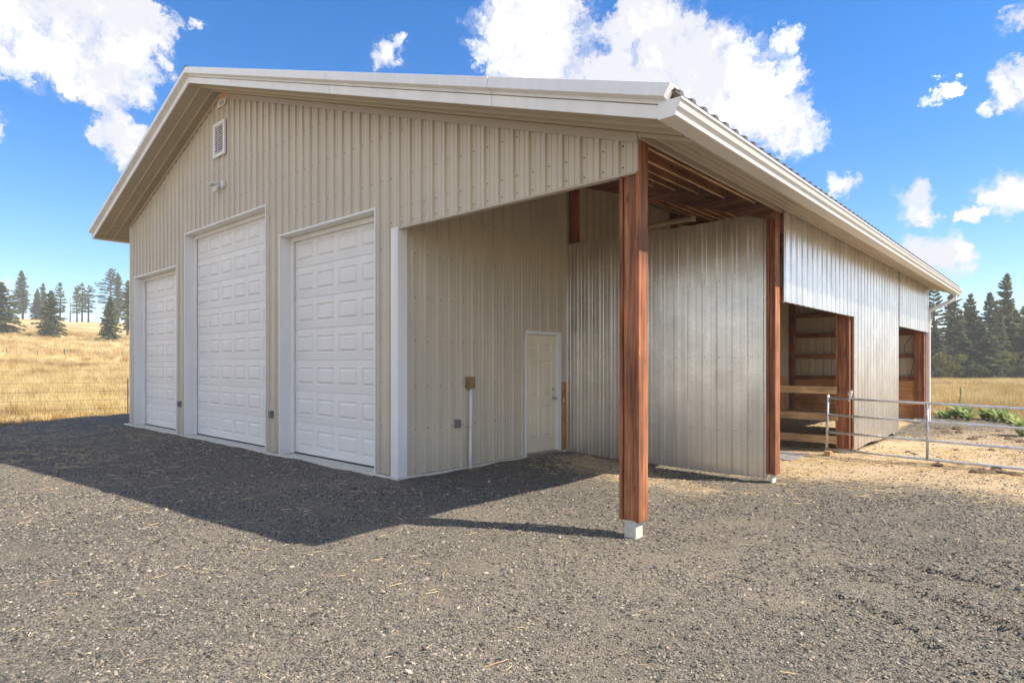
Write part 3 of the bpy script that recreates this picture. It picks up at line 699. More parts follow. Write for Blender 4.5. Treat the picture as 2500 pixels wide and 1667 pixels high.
rc.prism([(-e, -e*0.333+0.300), (0, 0.306), (e, -e*0.333+0.300), (e, -e*0.333+0.290), (0, 0.294), (-e, -e*0.333+0.290)], lambda a, b: (RX+a, -0.665, RZ+b), lambda a, b: (RX+a, 16.8, RZ+b))
rc.build('ridge_cap', M['roof'], barn)

# ---- rake fascia and trim, in lengths
def rake_piece(x0, x1, poly, name, mat, end=0.0, back=False):
    yo = (lambda y: y) if not back else (lambda y: 15.78+(0.0-y))
    s0 = 0.0; 
    MB().prism(poly, lambda y, h: (x0, yo(y), zs(x0)+h), lambda y, h: (x1+end*h, yo(y), zs(x1+end*h)+h)).build(name, M[mat], barn, bevel=0.0015)
FASC = [(-0.58, 0.0), (-0.603, 0.0), (-0.603, 0.112), (-0.58, 0.112)]
RAKE = [(-0.58, 0.119), (-0.615, 0.119), (-0.618, 0.128), (-0.606, 0.133), (-0.606, 0.150), (-0.676, 0.164), (-0.680, 0.170), (-0.662, 0.284), (-0.50, 0.290), (-0.50, 0.27), (-0.58, 0.27)]
cutsR = [RX, -3.77, -0.72, 2.33, 4.225]; cutsL = [RX, -8.6, -11.82]
for cuts, sgn in ((cutsR, 1), (cutsL, -1)):
    for i in range(len(cuts)-1):
        a, b = cuts[i], cuts[i+1]; last = (i == len(cuts)-2)
        g = 0.0 if i == 0 else 0.004*sgn
        rake_piece(a+g, b-0.004*sgn*(not last), FASC, 'fascia', 'white', 0.34*sgn if last else 0.0)
        rake_piece(a+g, b-0.004*sgn*(not last)+ (0.02 if last else 0)*sgn, RAKE, 'rake_trim', 'white', 0.40*sgn if last else 0.0)
        rake_piece(a+g, b, FASC, 'fascia', 'white', 0, True); rake_piece(a+g, b, RAKE, 'rake_trim', 'white', 0, True)
# soffit under the gable overhang: long ribbed strips parallel to the rake
def gable_soffit(x0, x1, back=False):
    ys_ = [-0.578, -0.395, -0.375, -0.362, -0.342, -0.185, -0.165, -0.152, -0.132, -0.02]; hs = [0, 0, -0.022, -0.022, 0, 0, -0.022, -0.022, 0, 0]
    if back: ys_ = [15.78-y for y in ys_]
    mb = MB()
    for i in range(len(ys_)-1):
        mb.add([(x0, ys_[i], zs(x0)+0.006+hs[i]), (x1, ys_[i], zs(x1)+0.006+hs[i]), (x1, ys_[i+1], zs(x1)+0.006+hs[i+1]), (x0, ys_[i+1], zs(x0)+0.006+hs[i+1])], [(0,1,2,3)])
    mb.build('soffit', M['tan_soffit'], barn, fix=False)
for x0, x1 in ((RX, -2.45), (-2.45, 0.7), (0.7, 4.212), (RX, -8.7), (-8.7, -11.80)):
    gable_soffit(x0+0.001, x1-0.001); gable_soffit(x0+0.001, min(x1, WP)-0.001, True)
# eave soffits, with ribs that run along the eave
def eave_soffit(xi, xo, y0, y1):
    n = 4; mb = MB(); xs_ = []; hs = []
    for k in range(n):
        c = xi+(xo-xi)*(k+0.5)/n; d = (xo-xi)
        xs_ += [c-d*0.075, c-d*0.045, c+d*0.045, c+d*0.075]; hs += [0, -0.013, -0.013, 0]
    xs_ = [xi]+xs_+[xo]; hs = [0]+hs+[0]
    for i in range(len(xs_)-1):
        mb.add([(xs_[i], y0, zs(xs_[i])+0.004+hs[i]), (xs_[i+1], y0, zs(xs_[i+1])+0.004+hs[i+1]), (xs_[i+1], y1, zs(xs_[i+1])+0.004+hs[i+1]), (xs_[i], y1, zs(xs_[i])+0.004+hs[i])], [(0,1,2,3)])
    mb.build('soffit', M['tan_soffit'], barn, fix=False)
for y0, y1 in ((-0.02, 3.1), (3.102, 6.4), (6.402, 9.7), (9.702, 13.0), (13.002, 16.36)):
    eave_soffit(WP+0.03, 4.214, y0, y1)
    MB().box(WP+0.004, WP+0.032, max(y0, -0.02), min(y1, 15.8), zs(WP+0.03)-0.045, zs(WP+0.03)+0.02).build('eave_trim', M['tan_trim'], barn)
eave_soffit(-11.80, WL-0.03, -0.578, 16.36)
# the small trim that closes the corner soffit
rake_band(WP+0.004, 4.21, -0.035, 0.004, -0.028, -0.012, 'wall_top_trim', 'tan_trim')
# eave fascia and gutter
ez = zs(4.217)
for y0, y1 in ((-0.60, 5.0), (5.002, 10.7), (10.702, 16.40)):
    MB().box(4.217, 4.232, y0, y1, ez-0.004, ez+0.19).build('fascia', M['cream'], barn)
GUT = [(4.234, 3.508), (4.375, 3.508), (4.386, 3.514), (4.388, 3.540), (4.396, 3.556), (4.414, 3.576), (4.424, 3.604), (4.426, 3.625), (4.440, 3.628), (4.440, 3.646), (4.424, 3.646), (4.410, 3.640), (4.404, 3.60), (4.376, 3.56), (4.366, 3.524), (4.248, 3.524), (4.248, 3.640), (4.234, 3.640)]
gt = MB(); gt.prism(GUT, lambda a, b: (a, -0.620, b), lambda a, b: (a, 16.77, b)); g = gt.build('gutter', M['cream'], barn)
for yy in (-0.622, 16.772):
    cp = MB(); s_ = -1 if yy < 0 else 1
    cp.prism([p for p in GUT[:11]]+[(4.234, 3.646)], lambda a, b: (a, yy, b), lambda a, b: (a, yy+0.003*s_, b)); cp.build('end_cap', M['white'], g)
MB().box(-11.82, -11.805, -0.60, 16.40, zs(-11.81)-0.006, zs(-11.81)+0.19).build('fascia', M['cream'], barn)
gl = MB(); gl.prism([(-8.07-a+0.478, b+1.222) for a, b in GUT], lambda a, b: (a, -0.58, b), lambda a, b: (a, 16.77, b)); gl.build('gutter', M['cream'], barn)
# downspouts
def spout(path, name='downspout'):
    mb = MB(); mb.tube(path, 0.05, 10); return mb.build(name, M['cream'], barn, bevel=0.0)
ds = spout([(4.32, 16.28, 3.52), (4.32, 16.28, 3.44), (4.30, 16.26, 3.36), (4.22, 16.2, 3.30), (3.82, 15.86, 3.06), (3.765, 15.82, 3.02), (3.75, 15.80, 2.94), (3.75, 15.80, 0.2), (3.75, 15.80, -0.1), (3.79, 15.72, -0.15)])
spout([(-11.92, 15.4, 4.72), (-11.92, 15.4, 4.62), (-11.5, 15.39, 4.4), (-11.05, 15.38, 4.2), (-11.02, 15.38, 4.1), (-11.02, 15.38, 0.05), (-11.05, 15.38, -0.03), (-11.22, 15.4, -0.07)])
spout([(-10.93, 0.02, -0.03), (-11.02, 0.0, -0.045), (-11.3, -0.03, -0.06)], 'drain_pipe')

# ---- gable vent with slats
vt = MB(); vx0, vx1, vz0, vz1 = -5.845, -5.325, 5.565, 6.235
for a in ((vx0, vx0+0.07, vz0, vz1), (vx1-0.07, vx1, vz0, vz1), (vx0+0.07, vx1-0.07, vz0, vz0+0.07), (vx0+0.07, vx1-0.07, vz1-0.07, vz1)):
    vt.box(a[0], a[1], -0.055, -0.018, a[2], a[3])
vent = vt.build('gable_vent', M['white'], barn, bevel=0.004)
MB().box(vx0+0.06, vx1-0.06, -0.024, -0.021, vz0+0.06, vz1-0.06).build('shade_backing', M['dark'], vent)  # near-black sheet that paints the shade between the slats
for i in range(11):
    z = vz0+0.085+i*(vz1-vz0-0.15)/11
    MB().hexa([(vx0+0.07,-0.053,z),(vx1-0.07,-0.053,z),(vx1-0.07,-0.040,z+0.004),(vx0+0.07,-0.040,z+0.004),(vx0+0.07,-0.053,z+0.017),(vx1-0.07,-0.053,z+0.017),(vx1-0.07,-0.040,z+0.019),(vx0+0.07,-0.040,z+0.019)]).build('slat', M['white'], vent)

# ------------------------------------------------------------------ things on and around the barn
# sign under the ridge
sg = thing('builder_sign', 'small white sign with orange roof print under the gable peak', 'sign', (-5.49, -0.03, 6.5))
poly = [(-0.19, 0.0), (0.13, 0.0), (0.185, 0.05), (0.185, 0.19), (0.10, 0.235), (-0.02, 0.215), (-0.19, 0.10)]
pl = MB(); pl.prism(poly, lambda a, b: (a, 0.012, b+0.02), lambda a, b: (a, -0.006, b+0.02)); pl.build('plate', M['sign'], sg, bevel=0.002)
MB().prism([(-0.04, 0.13), (0.165, 0.13), (0.165, 0.185), (0.09, 0.215), (0.0, 0.20)], lambda a, b: (a, -0.0065, b+0.02), lambda a, b: (a, -0.008, b+0.02)).build('roof_print', M['orange'], sg)
fc = bpy.data.curves.new('lettering', 'FONT'); fc.body = 'REV'; fc.size = 0.125; fc.extrude = 0.001; fc.align_x = 'CENTER'
fo = bpy.data.objects.new('lettering_curve', fc); COL.objects.link(fo)
dg = bpy.context.evaluated_depsgraph_get(); lm = bpy.data.meshes.new_from_object(fo.evaluated_get(dg)); bpy.data.objects.remove(fo); lm.name = 'lettering'
lm.materials.clear(); lm.materials.append(M['ink'])
lo = bpy.data.objects.new('lettering', lm); lo.rotation_euler = (R(90), 0, 0); lo.location = (0.02, -0.0075, 0.045); link(lo, sg)

# yard lamp on the gable
lp = thing('wall_lamp', 'white twin floodlight with sensor on the gable wall', 'lamp', (-5.55, 0.0, 4.97))
MB().tube([(0.10, -0.002, 0.02), (0.10, -0.05, 0.02), (0.10, -0.062, 0.02)], [0.085, 0.085, 0.06], 18).build('mount', M['lamp'], lp, smooth=True)
MB().tube([(0.08, -0.06, 0.0), (0.05, -0.10, -0.02), (0.02, -0.12, -0.05)], 0.022, 10).build('arm', M['lamp'], lp, smooth=True)
MB().tube([(0.02, -0.12, -0.03), (0.02, -0.12, -0.09), (0.02, -0.12, -0.13), (0.02, -0.12, -0.135)], [0.042, 0.05, 0.05, 0.03], 14).build('sensor', M['lamp'], lp, smooth=True)
MB().tube([(0.06, -0.08, 0.03), (-0.02, -0.12, 0.05), (-0.06, -0.14, 0.055), (-0.11, -0.165, 0.05), (-0.12, -0.17, 0.05)], [0.022, 0.03, 0.048, 0.056, 0.04], 14).build('lamp_head', M['glasslamp'], lp, smooth=True)

def outlet(name, label, x, z, face, y=0.0):
    o = thing(name, label, 'outlet box', (x, y, z), 0 if face == 'front' else R(90), 'grey weatherproof outlet boxes')
    MB().box(-0.04, 0.04, -0.045, 0.003, 0.0, 0.125).build('box', M['grey_box'], o, bevel=0.005)
    MB().box(-0.036, 0.036, -0.075, -0.045, 0.066, 0.119).build('cover', M['grey_box'], o, bevel=0.006, seg=2)
    MB().box(-0.036, 0.036, -0.075, -0.045, 0.006, 0.060).build('cover', M['grey_box'], o, bevel=0.006, seg=2)
outlet('outlet_box', 'grey outlet box between the smallest and tallest garage doors', -7.62, 0.59, 'front', -0.002)
outlet('outlet_box', 'grey outlet box between the tallest and the nearest garage door', -3.49, 0.59, 'front', -0.002)
outlet('outlet_box', 'grey outlet box on the porch wall beside the conduit', 0.002, 0.58, 'side', 1.06)
cd = thing('conduit', 'white conduit pipe rising to a weathered wooden block on porch wall', 'pipe', (0.055, 1.30, -0.08))
MB().tube([(0.0, 0, -0.1), (0.0, 0.0, 0.3), (-0.004, 0.004, 0.62), (-0.006, 0.012, 0.95), (-0.006, 0.012, 1.235)], 0.026, 14).build('pipe', M['pvc'], cd, smooth=True)
b_ = MB(); b_.tube([(-0.004, -0.034, 0.66), (0.024, -0.02, 0.66), (0.024, 0.026, 0.66), (-0.004, 0.04, 0.66)], 0.006, 6); b_.box(-0.056, -0.03, -0.06, -0.03, 0.645, 0.675); b_.build('pipe_clamp', M['zinc'], cd)
MB().box(-0.055, 0.03, -0.058, 0.072, 1.235, 1.41).build('block', M['oldwood'], cd, bevel=0.004)

# lamp that hangs in the lean-to
fl = thing('strip_light', 'cream fluorescent strip light hanging behind the galvanised partition', 'strip light', (0.9, 6.0, 4.30))
f_ = MB(); f_.prism([(-0.06, 0.0), (0.06, 0.0), (0.045, 0.045), (0.025, 0.06), (-0.025, 0.06), (-0.045, 0.045)], lambda a, b: (-0.70, a, b), lambda a, b: (0.465, a, b)); f_.build('housing', M['fixture'], fl, bevel=0.003)
for s in (-0.03, 0.03): MB().tube([(-0.66, s, -0.012), (0.42, s, -0.012)], 0.013, 8).build('tube', M['glasslamp'], fl)
MB().box(0.42, 0.47, -0.062, 0.062, -0.03, 0.062).build('end_cap', M['fixture'], fl, bevel=0.004)
for x in (-0.625, 0.14):
    zt_ = zs(0.9+x+0.02)
    MB().tube([(x, 0, 0.05), (x, 0, zt_-4.30+0.02)], 0.003, 5).build('hanger', M['zinc'], fl)

# cable loop in the far stall
MB().tube([(3.46, 15.50, 2.36), (3.30, 15.5, 2.20), (3.22, 15.5, 2.02), (3.20, 15.5, 1.92), (3.24, 15.5, 1.84), (3.34, 15.5, 1.78), (3.43, 15.5, 1.74), (3.445, 15.52, 1.6), (3.40, 15.5, 1.35), (3.34, 15.5, 1.12), (3.33, 15.55, 1.03)], 0.009, 6).build('cable', M['rubber'], None, smooth=True,
    label='black cable looped beside the far stall post', cat='cable')

# rail fence across the lean-to
rf = thing('stall_fence', 'three pale wooden rails across the open stall', 'fence', (1.8, 7.52, -0.1))
for i, (z0, z1) in enumerate(((0.02, 0.165), (0.45, 0.59), (0.955, 1.095))):
    MB().box(-1.62, 1.67+0.03*(i == 1), 0.0, 0.040, z0+0.1, z1+0.1).build('rail', M['raw_x'], rf, bevel=0.005)

# pipe gate
GA, GB = Vector((3.463, 7.016, 0)), Vector((7.12, 7.29, 0))
gate = thing('pipe_gate', 'galvanised tubular farm gate standing open beside the barn', 'gate', (GA.x, GA.y, -0.13))
def gpt(s, z0, z1):      # s 0..1 along the gate
    p = GA.lerp(GB, s); return (p.x-GA.x, p.y-GA.y, z0+(z1-z0)*s+0.13)
for z0, z1 in ((0.906, 0.805), (0.60, 0.50), (0.285, 0.185), (-0.024, -0.13)):
    MB().tube([gpt(0.0, z0, z1), gpt(0.25, z0, z1), gpt(0.5, z0, z1), gpt(0.75, z0, z1), gpt(1.0, z0, z1)], 0.021, 12).build('rail', M['zinc'], gate, smooth=True)
for s in (0.0, 0.41, 1.0):
    zt_ = 0.906+(0.805-0.906)*s; zb_ = -0.024+(-0.13+0.024)*s
    ex = 0.055 if s in (0.0, 1.0) else 0
    p0 = gpt(s, zb_-0.02*(s == 0), zb_-0.02*(s == 0)); p1 = gpt(s, zt_+ex, zt_+ex)
    lean = 0.02*(s == 0)
    MB().tube([(p0[0]-lean, p0[1], p0[2]), p1], 0.023, 12).build('upright', M['zinc'], gate, smooth=True)
MB().box(3.42, 3.53, 6.93, 7.06, -0.18, -0.048).build('wood_block', M['raw_y'], None, bevel=0.006, label='short lumber block propping the free end of the gate', cat='block')
rp = MB(); q0 = GA.lerp(GB, 0.095)
rp.tube([(q0.x, q0.y-0.028, 0.86), (q0.x+0.01, q0.y-0.026, 0.95), (q0.x-0.02, q0.y-0.01, 1.0), (q0.x+0.03, q0.y+0.0, 1.045), (q0.x+0.01, q0.y+0.026, 0.95), (q0.x, q0.y+0.026, 0.88), (q0.x-0.025, q0.y-0.004, 0.862)], 0.011, 6)
rp.tube([(q0.x+0.03, q0.y, 1.045), (q0.x+0.05, q0.y-0.01, 1.04), (q0.x+0.03, q0.y-0.03, 0.93), (q0.x+0.01, q0.y-0.03, 0.90)], 0.010, 6)
rp.build('rope', M['rope'], None, smooth=True, label='white rope tied round the top rail of the gate', cat='rope')
# mat at the stall entrance
mt = MB()
def mat_pt(a, b): return (2.45+a, 5.95+b, float(yard(2.45+a, 5.95+b))+0.014)
n = 14
for i in range(n):
    a0, a1 = i*0.72/n, (i+0.72)*0.72/n
    za = [mat_pt(a0, 0), mat_pt(a1, 0), mat_pt(a1, 0.95), mat_pt(a0, 0.95)]
    mt.hexa([(p[0], p[1], p[2]-0.02) for p in za]+[(p[0], p[1], p[2]+0.008) for p in za])
za = [mat_pt(0, 0), mat_pt(0.72, 0), mat_pt(0.72, 0.95), mat_pt(0, 0.95)]
mt.hexa([(p[0], p[1], p[2]-0.025) for p in za]+[(p[0], p[1], p[2]) for p in za])
mt.build('stall_mat', M['mat'], None, label='grey ribbed mat on the ground at the stall opening', cat='mat')
# ------------------------------------------------------------------ scattered stuff
def source_collection(name, meshes):
    c = bpy.data.collections.new(name)
    for i, me in enumerate(meshes):
        c.objects.link(bpy.data.objects.new('%s_%02d' % (name, i), me))
    return c

def scatter(name, pts, rot, scl, idx, coll):
    """real geometry set out on points: stones, straws, grass tufts"""
    me = bpy.data.meshes.new(name); n = len(pts)
    me.vertices.add(n); me.vertices.foreach_set('co', np.asarray(pts, np.float32).ravel())
    a = me.attributes.new('rot', 'FLOAT_VECTOR', 'POINT'); a.data.foreach_set('vector', np.asarray(rot, np.float32).ravel())
    a = me.attributes.new('scl', 'FLOAT_VECTOR', 'POINT'); a.data.foreach_set('vector', np.asarray(scl, np.float32).ravel())
    a = me.attributes.new('pick', 'INT', 'POINT'); a.data.foreach_set('value', np.asarray(idx, np.int32))
    o = link(bpy.data.objects.new(name, me), kind='stuff')
    g = bpy.data.node_groups.new(name, 'GeometryNodeTree')
    g.interface.new_socket('Geometry', in_out='INPUT', socket_type='NodeSocketGeometry'); g.interface.new_socket('Geometry', in_out='OUTPUT', socket_type='NodeSocketGeometry')
    gi = g.nodes.new('NodeGroupInput'); go = g.nodes.new('NodeGroupOutput')
    ci = g.nodes.new('GeometryNodeCollectionInfo'); ci.inputs[0].default_value = coll; ci.inputs['Separate Children'].default_value = True; ci.inputs['Reset Children'].default_value = True
    ip = g.nodes.new('GeometryNodeInstanceOnPoints'); ip.inputs['Pick Instance'].default_value = True
    def attr(nm, dt):
        q = g.nodes.new('GeometryNodeInputNamedAttribute'); q.data_type = dt; q.inputs[0].default_value = nm; return q.outputs[0]
    g.links.new(gi.outputs[0], ip.inputs['Points']); g.links.new(ci.outputs[0], ip.inputs['Instance'])
    g.links.new(attr('pick', 'INT'), ip.inputs['Instance Index'])
    e2r = g.nodes.new('FunctionNodeEulerToRotation'); g.links.new(attr('rot', 'FLOAT_VECTOR'), e2r.inputs[0]); g.links.new(e2r.outputs[0], ip.inputs['Rotation'])
    g.links.new(attr('scl', 'FLOAT_VECTOR'), ip.inputs['Scale']); g.links.new(ip.outputs[0], go.inputs[0])
    md = o.modifiers.new('scatter', 'NODES'); md.node_group = g
    return o

CAM = np.array([6.721, -5.16]); FWD = np.array([-0.6699, 0.7424]); RGT = np.array([0.7424, 0.6699])
def wedge(d0, d1, t0, t1, density):
    """random points between two distances and two bearings (tangents) seen from the yard gate"""
    area = abs(t1-t0)*(d1*d1-d0*d0)/2; n = int(area*density)
    d = np.sqrt(rng.uniform(d0*d0, d1*d1, n)); t = rng.uniform(t0, t1, n)
    p = CAM + d[:, None]*(FWD + t[:, None]*RGT); return p[:, 0], p[:, 1]

def varied(name, stops, rough=0.85, scale=0.0, spec=0.2):
    m, t, b = new_mat(name)
    oi = N(t, 'ShaderNodeObjectInfo'); c = ramp(t, oi.outputs['Random'], stops)
    t.links.new(c, b.inputs['Base Color']); b.inputs['Roughness'].default_value = rough; b.inputs['Specular IOR Level'].default_value = spec
    return m
M['stone'] = varied('gravel_stone', [(0.0, (0.045, 0.046, 0.046)), (0.25, (0.085, 0.084, 0.08)), (0.50, (0.15, 0.14, 0.124)), (0.80, (0.245, 0.218, 0.178)), (0.96, (0.34, 0.285, 0.21)), (1.0, (0.52, 0.44, 0.34))])
M['straw'] = varied('straw', [(0.0, (0.42, 0.29, 0.14)), (0.5, (0.64, 0.48, 0.25)), (1.0, (0.78, 0.65, 0.42))])
def stones():
    out = []
    for k in range(6):
        bm = bmesh.new(); bmesh.ops.create_icosphere(bm, subdivisions=1, radius=0.5); r_ = random.Random(k)
        off = Vector((r_.random()*9, r_.random()*9, r_.random()*9))
        for v in bm.verts:
            v.co *= 0.72+0.5*r_.random(); v.co.z *= 0.55
            v.co.x *= 1.2
        me = bpy.data.meshes.new('stone_%d' % k); bm.to_mesh(me); bm.free(); me.materials.append(M['stone']); out.append(me)
    return out
def straws():
    out = []
    for k in range(4):
        mb = MB(); r_ = random.Random(k+50); bend = r_.uniform(-0.12, 0.12)
        mb.tube([(-0.5, 0, 0), (-0.1, bend*0.6, 0.01), (0.2, bend, 0.015), (0.5, bend*0.2, 0)], [0.014, 0.016, 0.015, 0.010], 4)
        out.append(mb.mesh('straw_%d' % k, M['straw']))
    return out
ST = source_collection('stone_source', stones()); SW = source_collection('straw_source', straws())
def free(x, y):
    """not under the shop floor, a post or the slab"""
    return ~((x < 0.06) & (y > -0.07) & (y < 16.0)) & (yard_edge(x, y) > 0.15)
px, py = [], []
for d0, d1, dens in ((2.4, 5.2, 3000), (5.2, 8.0, 1900), (8.0, 12.5, 600), (12.5, 20, 110)):
    x, y = wedge(d0, d1, -1.55, 1.75, dens); k = free(x, y) & (rng.random(len(x)) > 0.75*straw_amount(x, y)); px.append(x[k]); py.append(y[k])
x = np.concatenate(px); y = np.concatenate(py); n = len(x)
clump = np.clip(0.75 + 0.45*wsum(W_MID, x*1.3+5, y*1.3), 0.15, 1.4)
k = rng.random(n) < clump; x, y = x[k], y[k]; n = len(x)
dist = np.hypot(x-CAM[0], y-CAM[1])
s = np.exp(rng.normal(math.log(0.0112), 0.38, n))*(1+0.055*np.clip(dist-4, 0, 12)); s = np.minimum(s, 0.045)
scatter('gravel_stones', np.stack([x, y, yard(x, y)+s*0.12], 1), rng.uniform(-0.5, 0.5, (n, 3))*[1, 1, 0]+np.stack([0*x, 0*x, rng.uniform(0, 6.28, n)], 1), s[:, None]*rng.uniform(0.7, 1.3, (n, 3)), rng.integers(0, 6, n), ST)
px, py = [], []
for d0, d1, dens in ((2.4, 7.0, 900), (7.0, 12.0, 1000), (12, 22, 450)):
    x, y = wedge(d0, d1, -1.3, 1.6, dens); a = straw_amount(x, y); a = 0.006 + np.where(a > 0.08, a*0.6, a*0.25) + 0.05*np.exp(-(((x+7)/7)**2+((y+1.6)/1.7)**2))
    k = free(x, y) & (rng.random(len(x)) < a*np.clip(0.6+0.8*wsum(W_MID, x*1.7, y*1.7+3), 0.05, 1.6)); px.append(x[k]); py.append(y[k])
x = np.concatenate(px); y = np.concatenate(py); n = len(x); L = np.exp(rng.normal(math.log(0.075), 0.5, n)); L = np.minimum(L, 0.28)
wd = 0.0042/0.016*rng.uniform(0.6, 1.3, n)*0.5
scatter('straw_litter', np.stack([x, y, yard(x, y)+0.006], 1), np.stack([rng.normal(0, 0.12, n), rng.normal(0, 0.12, n), rng.uniform(0, 6.28, n)], 1), np.stack([L, wd, wd], 1), rng.integers(0, 4, n), SW)

# ---- dry grass of the fields
def grass_material(name, stops):
    m, t, b = new_mat(name)
    oi = N(t, 'ShaderNodeObjectInfo'); c = ramp(t, oi.outputs['Random'], stops)
    g = N(t, 'ShaderNodeNewGeometry'); nz = noise_tex(t, g.outputs['Position'], 0.11, 5.0, 0.6); f = ramp(t, nz, [(0.36, (0.62, 0.50, 0.40)), (0.5, (0.96, 0.94, 0.88)), (0.64, (1.08, 1.10, 1.06))]); c = mixc(t, 1.0, c, f, 'MULTIPLY')
    t.links.new(c, b.inputs['Base Color']); b.inputs['Roughness'].default_value = 0.8; b.inputs['Specular IOR Level'].default_value = 0.15
    out = [q for q in t.nodes if q.type == 'OUTPUT_MATERIAL'][0]
    tr = N(t, 'ShaderNodeBsdfTranslucent'); t.links.new(c, tr.inputs[0]); mx = N(t, 'ShaderNodeMixShader'); mx.inputs[0].default_value = 0.3
    t.links.new(b.outputs[0], mx.inputs[1]); t.links.new(tr.outputs[0], mx.inputs[2]); t.links.new(mx.outputs[0], out.inputs[0])
    return m
M['grass'] = grass_material('dry_grass', [(0.0, (0.42, 0.28, 0.13)), (0.4, (0.60, 0.47, 0.22)), (0.8, (0.72, 0.61, 0.34)), (1.0, (0.76, 0.66, 0.43))])
M['weed'] = grass_material('green_weed', [(0.0, (0.20, 0.20, 0.075)), (0.6, (0.30, 0.28, 0.11)), (1.0, (0.40, 0.34, 0.15))])
def tuft(seed, nb, hmin, hmax, spread, w, mat):
    r_ = random.Random(seed); mb = MB()
    for k in range(nb):
        a = r_.uniform(0, 6.28); d = r_.random()**0.6*spread; bx, by = math.cos(a)*d, math.sin(a)*d
        h = r_.uniform(hmin, hmax); la = r_.uniform(0, 6.28); ln = r_.uniform(0.05, 0.35)*h; fx, fy = math.cos(la), math.sin(la); pxn, pyn = -fy*w, fx*w
        b0 = (bx, by, 0); m0 = (bx+fx*ln*0.3, by+fy*ln*0.3, h*0.6); t0 = (bx+fx*ln, by+fy*ln, h)
        mb.add([(b0[0]-pxn, b0[1]-pyn, -0.02), (b0[0]+pxn, b0[1]+pyn, -0.02), (m0[0]+pxn*0.8, m0[1]+pyn*0.8, m0[2]), (m0[0]-pxn*0.8, m0[1]-pyn*0.8, m0[2]), t0], [(0,1,2,3), (3,2,4)])
    return mb.mesh('tuft_%d' % seed, mat)
GR = source_collection('grass_source', [tuft(k, 34, 0.18, 0.48, 0.20, 0.005, M['grass']) for k in range(4)] + [tuft(10+k, 26, 0.06, 0.20, 0.16, 0.006, M['weed']) for k in range(2)])
px, py, ps = [], [], []
for (t0, t1) in ((-1.7, -0.45), (0.50, 1.9)):
    for d0, d1, dens, sz in ((15, 27, 26, 1.0), (27, 45, 10, 1.25), (45, 80, 3.2, 1.7), (80, 150, 0.75, 2.6)):
        x, y = wedge(d0, d1, t0, t1, dens); k = (yard_edge(x, y) < 0.25)
        px.append(x[k]); py.append(y[k]); ps.append(np.full(k.sum(), sz))
x = np.concatenate(px); y = np.concatenate(py); s = np.concatenate(ps); n = len(x)
e = yard_edge(x, y); patch = wsum(W_BIG, x*2.2, y*2.2)
gi_ = rng.integers(0, 4, n); wk = (e > -1.3) & (rng.random(n) < 0.75); gi_[wk] = rng.integers(4, 6, wk.sum())
wk = (patch > 1.25) & (rng.random(n) < 0.35); gi_[wk] = rng.integers(4, 6, wk.sum())
hs = s*rng.uniform(0.6, 1.2, n)*np.clip(1+0.25*patch, 0.5, 1.5); hs = np.where(e > -2.5, hs*0.55, hs); hs = np.minimum(hs, 1.6)
scatter('field_grass', np.stack([x, y, terr_z(x, y)], 1), np.stack([rng.normal(0, 0.1, n), rng.normal(0, 0.1, n), rng.uniform(0, 6.28, n)], 1), np.stack([s*1.1, s*1.1, hs], 1), gi_, GR)

# ------------------------------------------------------------------ trees
def leaf_material(name, dark, lite, scale=1.2, trans=0.25):
    m, t, b = new_mat(name)
    g = N(t, 'ShaderNodeNewGeometry'); nz = noise_tex(t, g.outputs['Position'], scale, 4.0, 0.6); c = ramp(t, nz, [(0.34, dark), (0.66, lite)])
    oi = N(t, 'ShaderNodeObjectInfo'); f = ramp(t, oi.outputs['Random'], [(0.0, (0.85, 0.9, 0.9)), (1.0, (1.15, 1.1, 0.95))]); c = mixc(t, 1.0, c, f, 'MULTIPLY')
    t.links.new(c, b.inputs['Base Color']); b.inputs['Roughness'].default_value = 0.75; b.inputs['Specular IOR Level'].default_value = 0.2
    out = [q for q in t.nodes if q.type == 'OUTPUT_MATERIAL'][0]
    tr = N(t, 'ShaderNodeBsdfTranslucent'); t.links.new(c, tr.inputs[0]); mx = N(t, 'ShaderNodeMixShader'); mx.inputs[0].default_value = trans
    t.links.new(b.outputs[0], mx.inputs[1]); t.links.new(tr.outputs[0], mx.inputs[2]); t.links.new(mx.outputs[0], out.inputs[0])
    return m
M['needle'] = leaf_material('pine_needles', (0.08, 0.11, 0.05), (0.28, 0.30, 0.13), 0.9, 0.32)
M['needle_dark'] = leaf_material('fir_needles', (0.07, 0.105, 0.05), (0.22, 0.26, 0.11), 0.9, 0.32)
M['leaf_y'] = leaf_material('yellowing_leaves', (0.08, 0.11, 0.03), (0.26, 0.24, 0.06))
M['leaf_g'] = leaf_material('shrub_leaves', (0.05, 0.09, 0.03), (0.13, 0.18, 0.06))
M['bark'] = flat('bark', (0.13, 0.085, 0.06), 0.9, 0, 0.35, 3)

def quads_mesh(name, c, u, v, mat):
    """one small face per row: centre c, half-axes u and v (kite shaped)"""
    n = len(c); co = np.stack([c-u, c+v*0.9-u*0.1, c+u, c-v*0.9-u*0.1], 1).reshape(-1, 3)
    m = bpy.data.meshes.new(name); m.vertices.add(n*4); m.vertices.foreach_set('co', co.astype(np.float32).ravel())
    m.loops.add(n*4); m.loops.foreach_set('vertex_index', np.arange(n*4, dtype=np.int32)); m.polygons.add(n); m.polygons.foreach_set('loop_start', np.arange(0, n*4, 4, dtype=np.int32))
    m.update(calc_edges=True); m.materials.append(mat); return m
def unit(a): return a/np.maximum(1e-9, np.linalg.norm(a, axis=-1, keepdims=True))

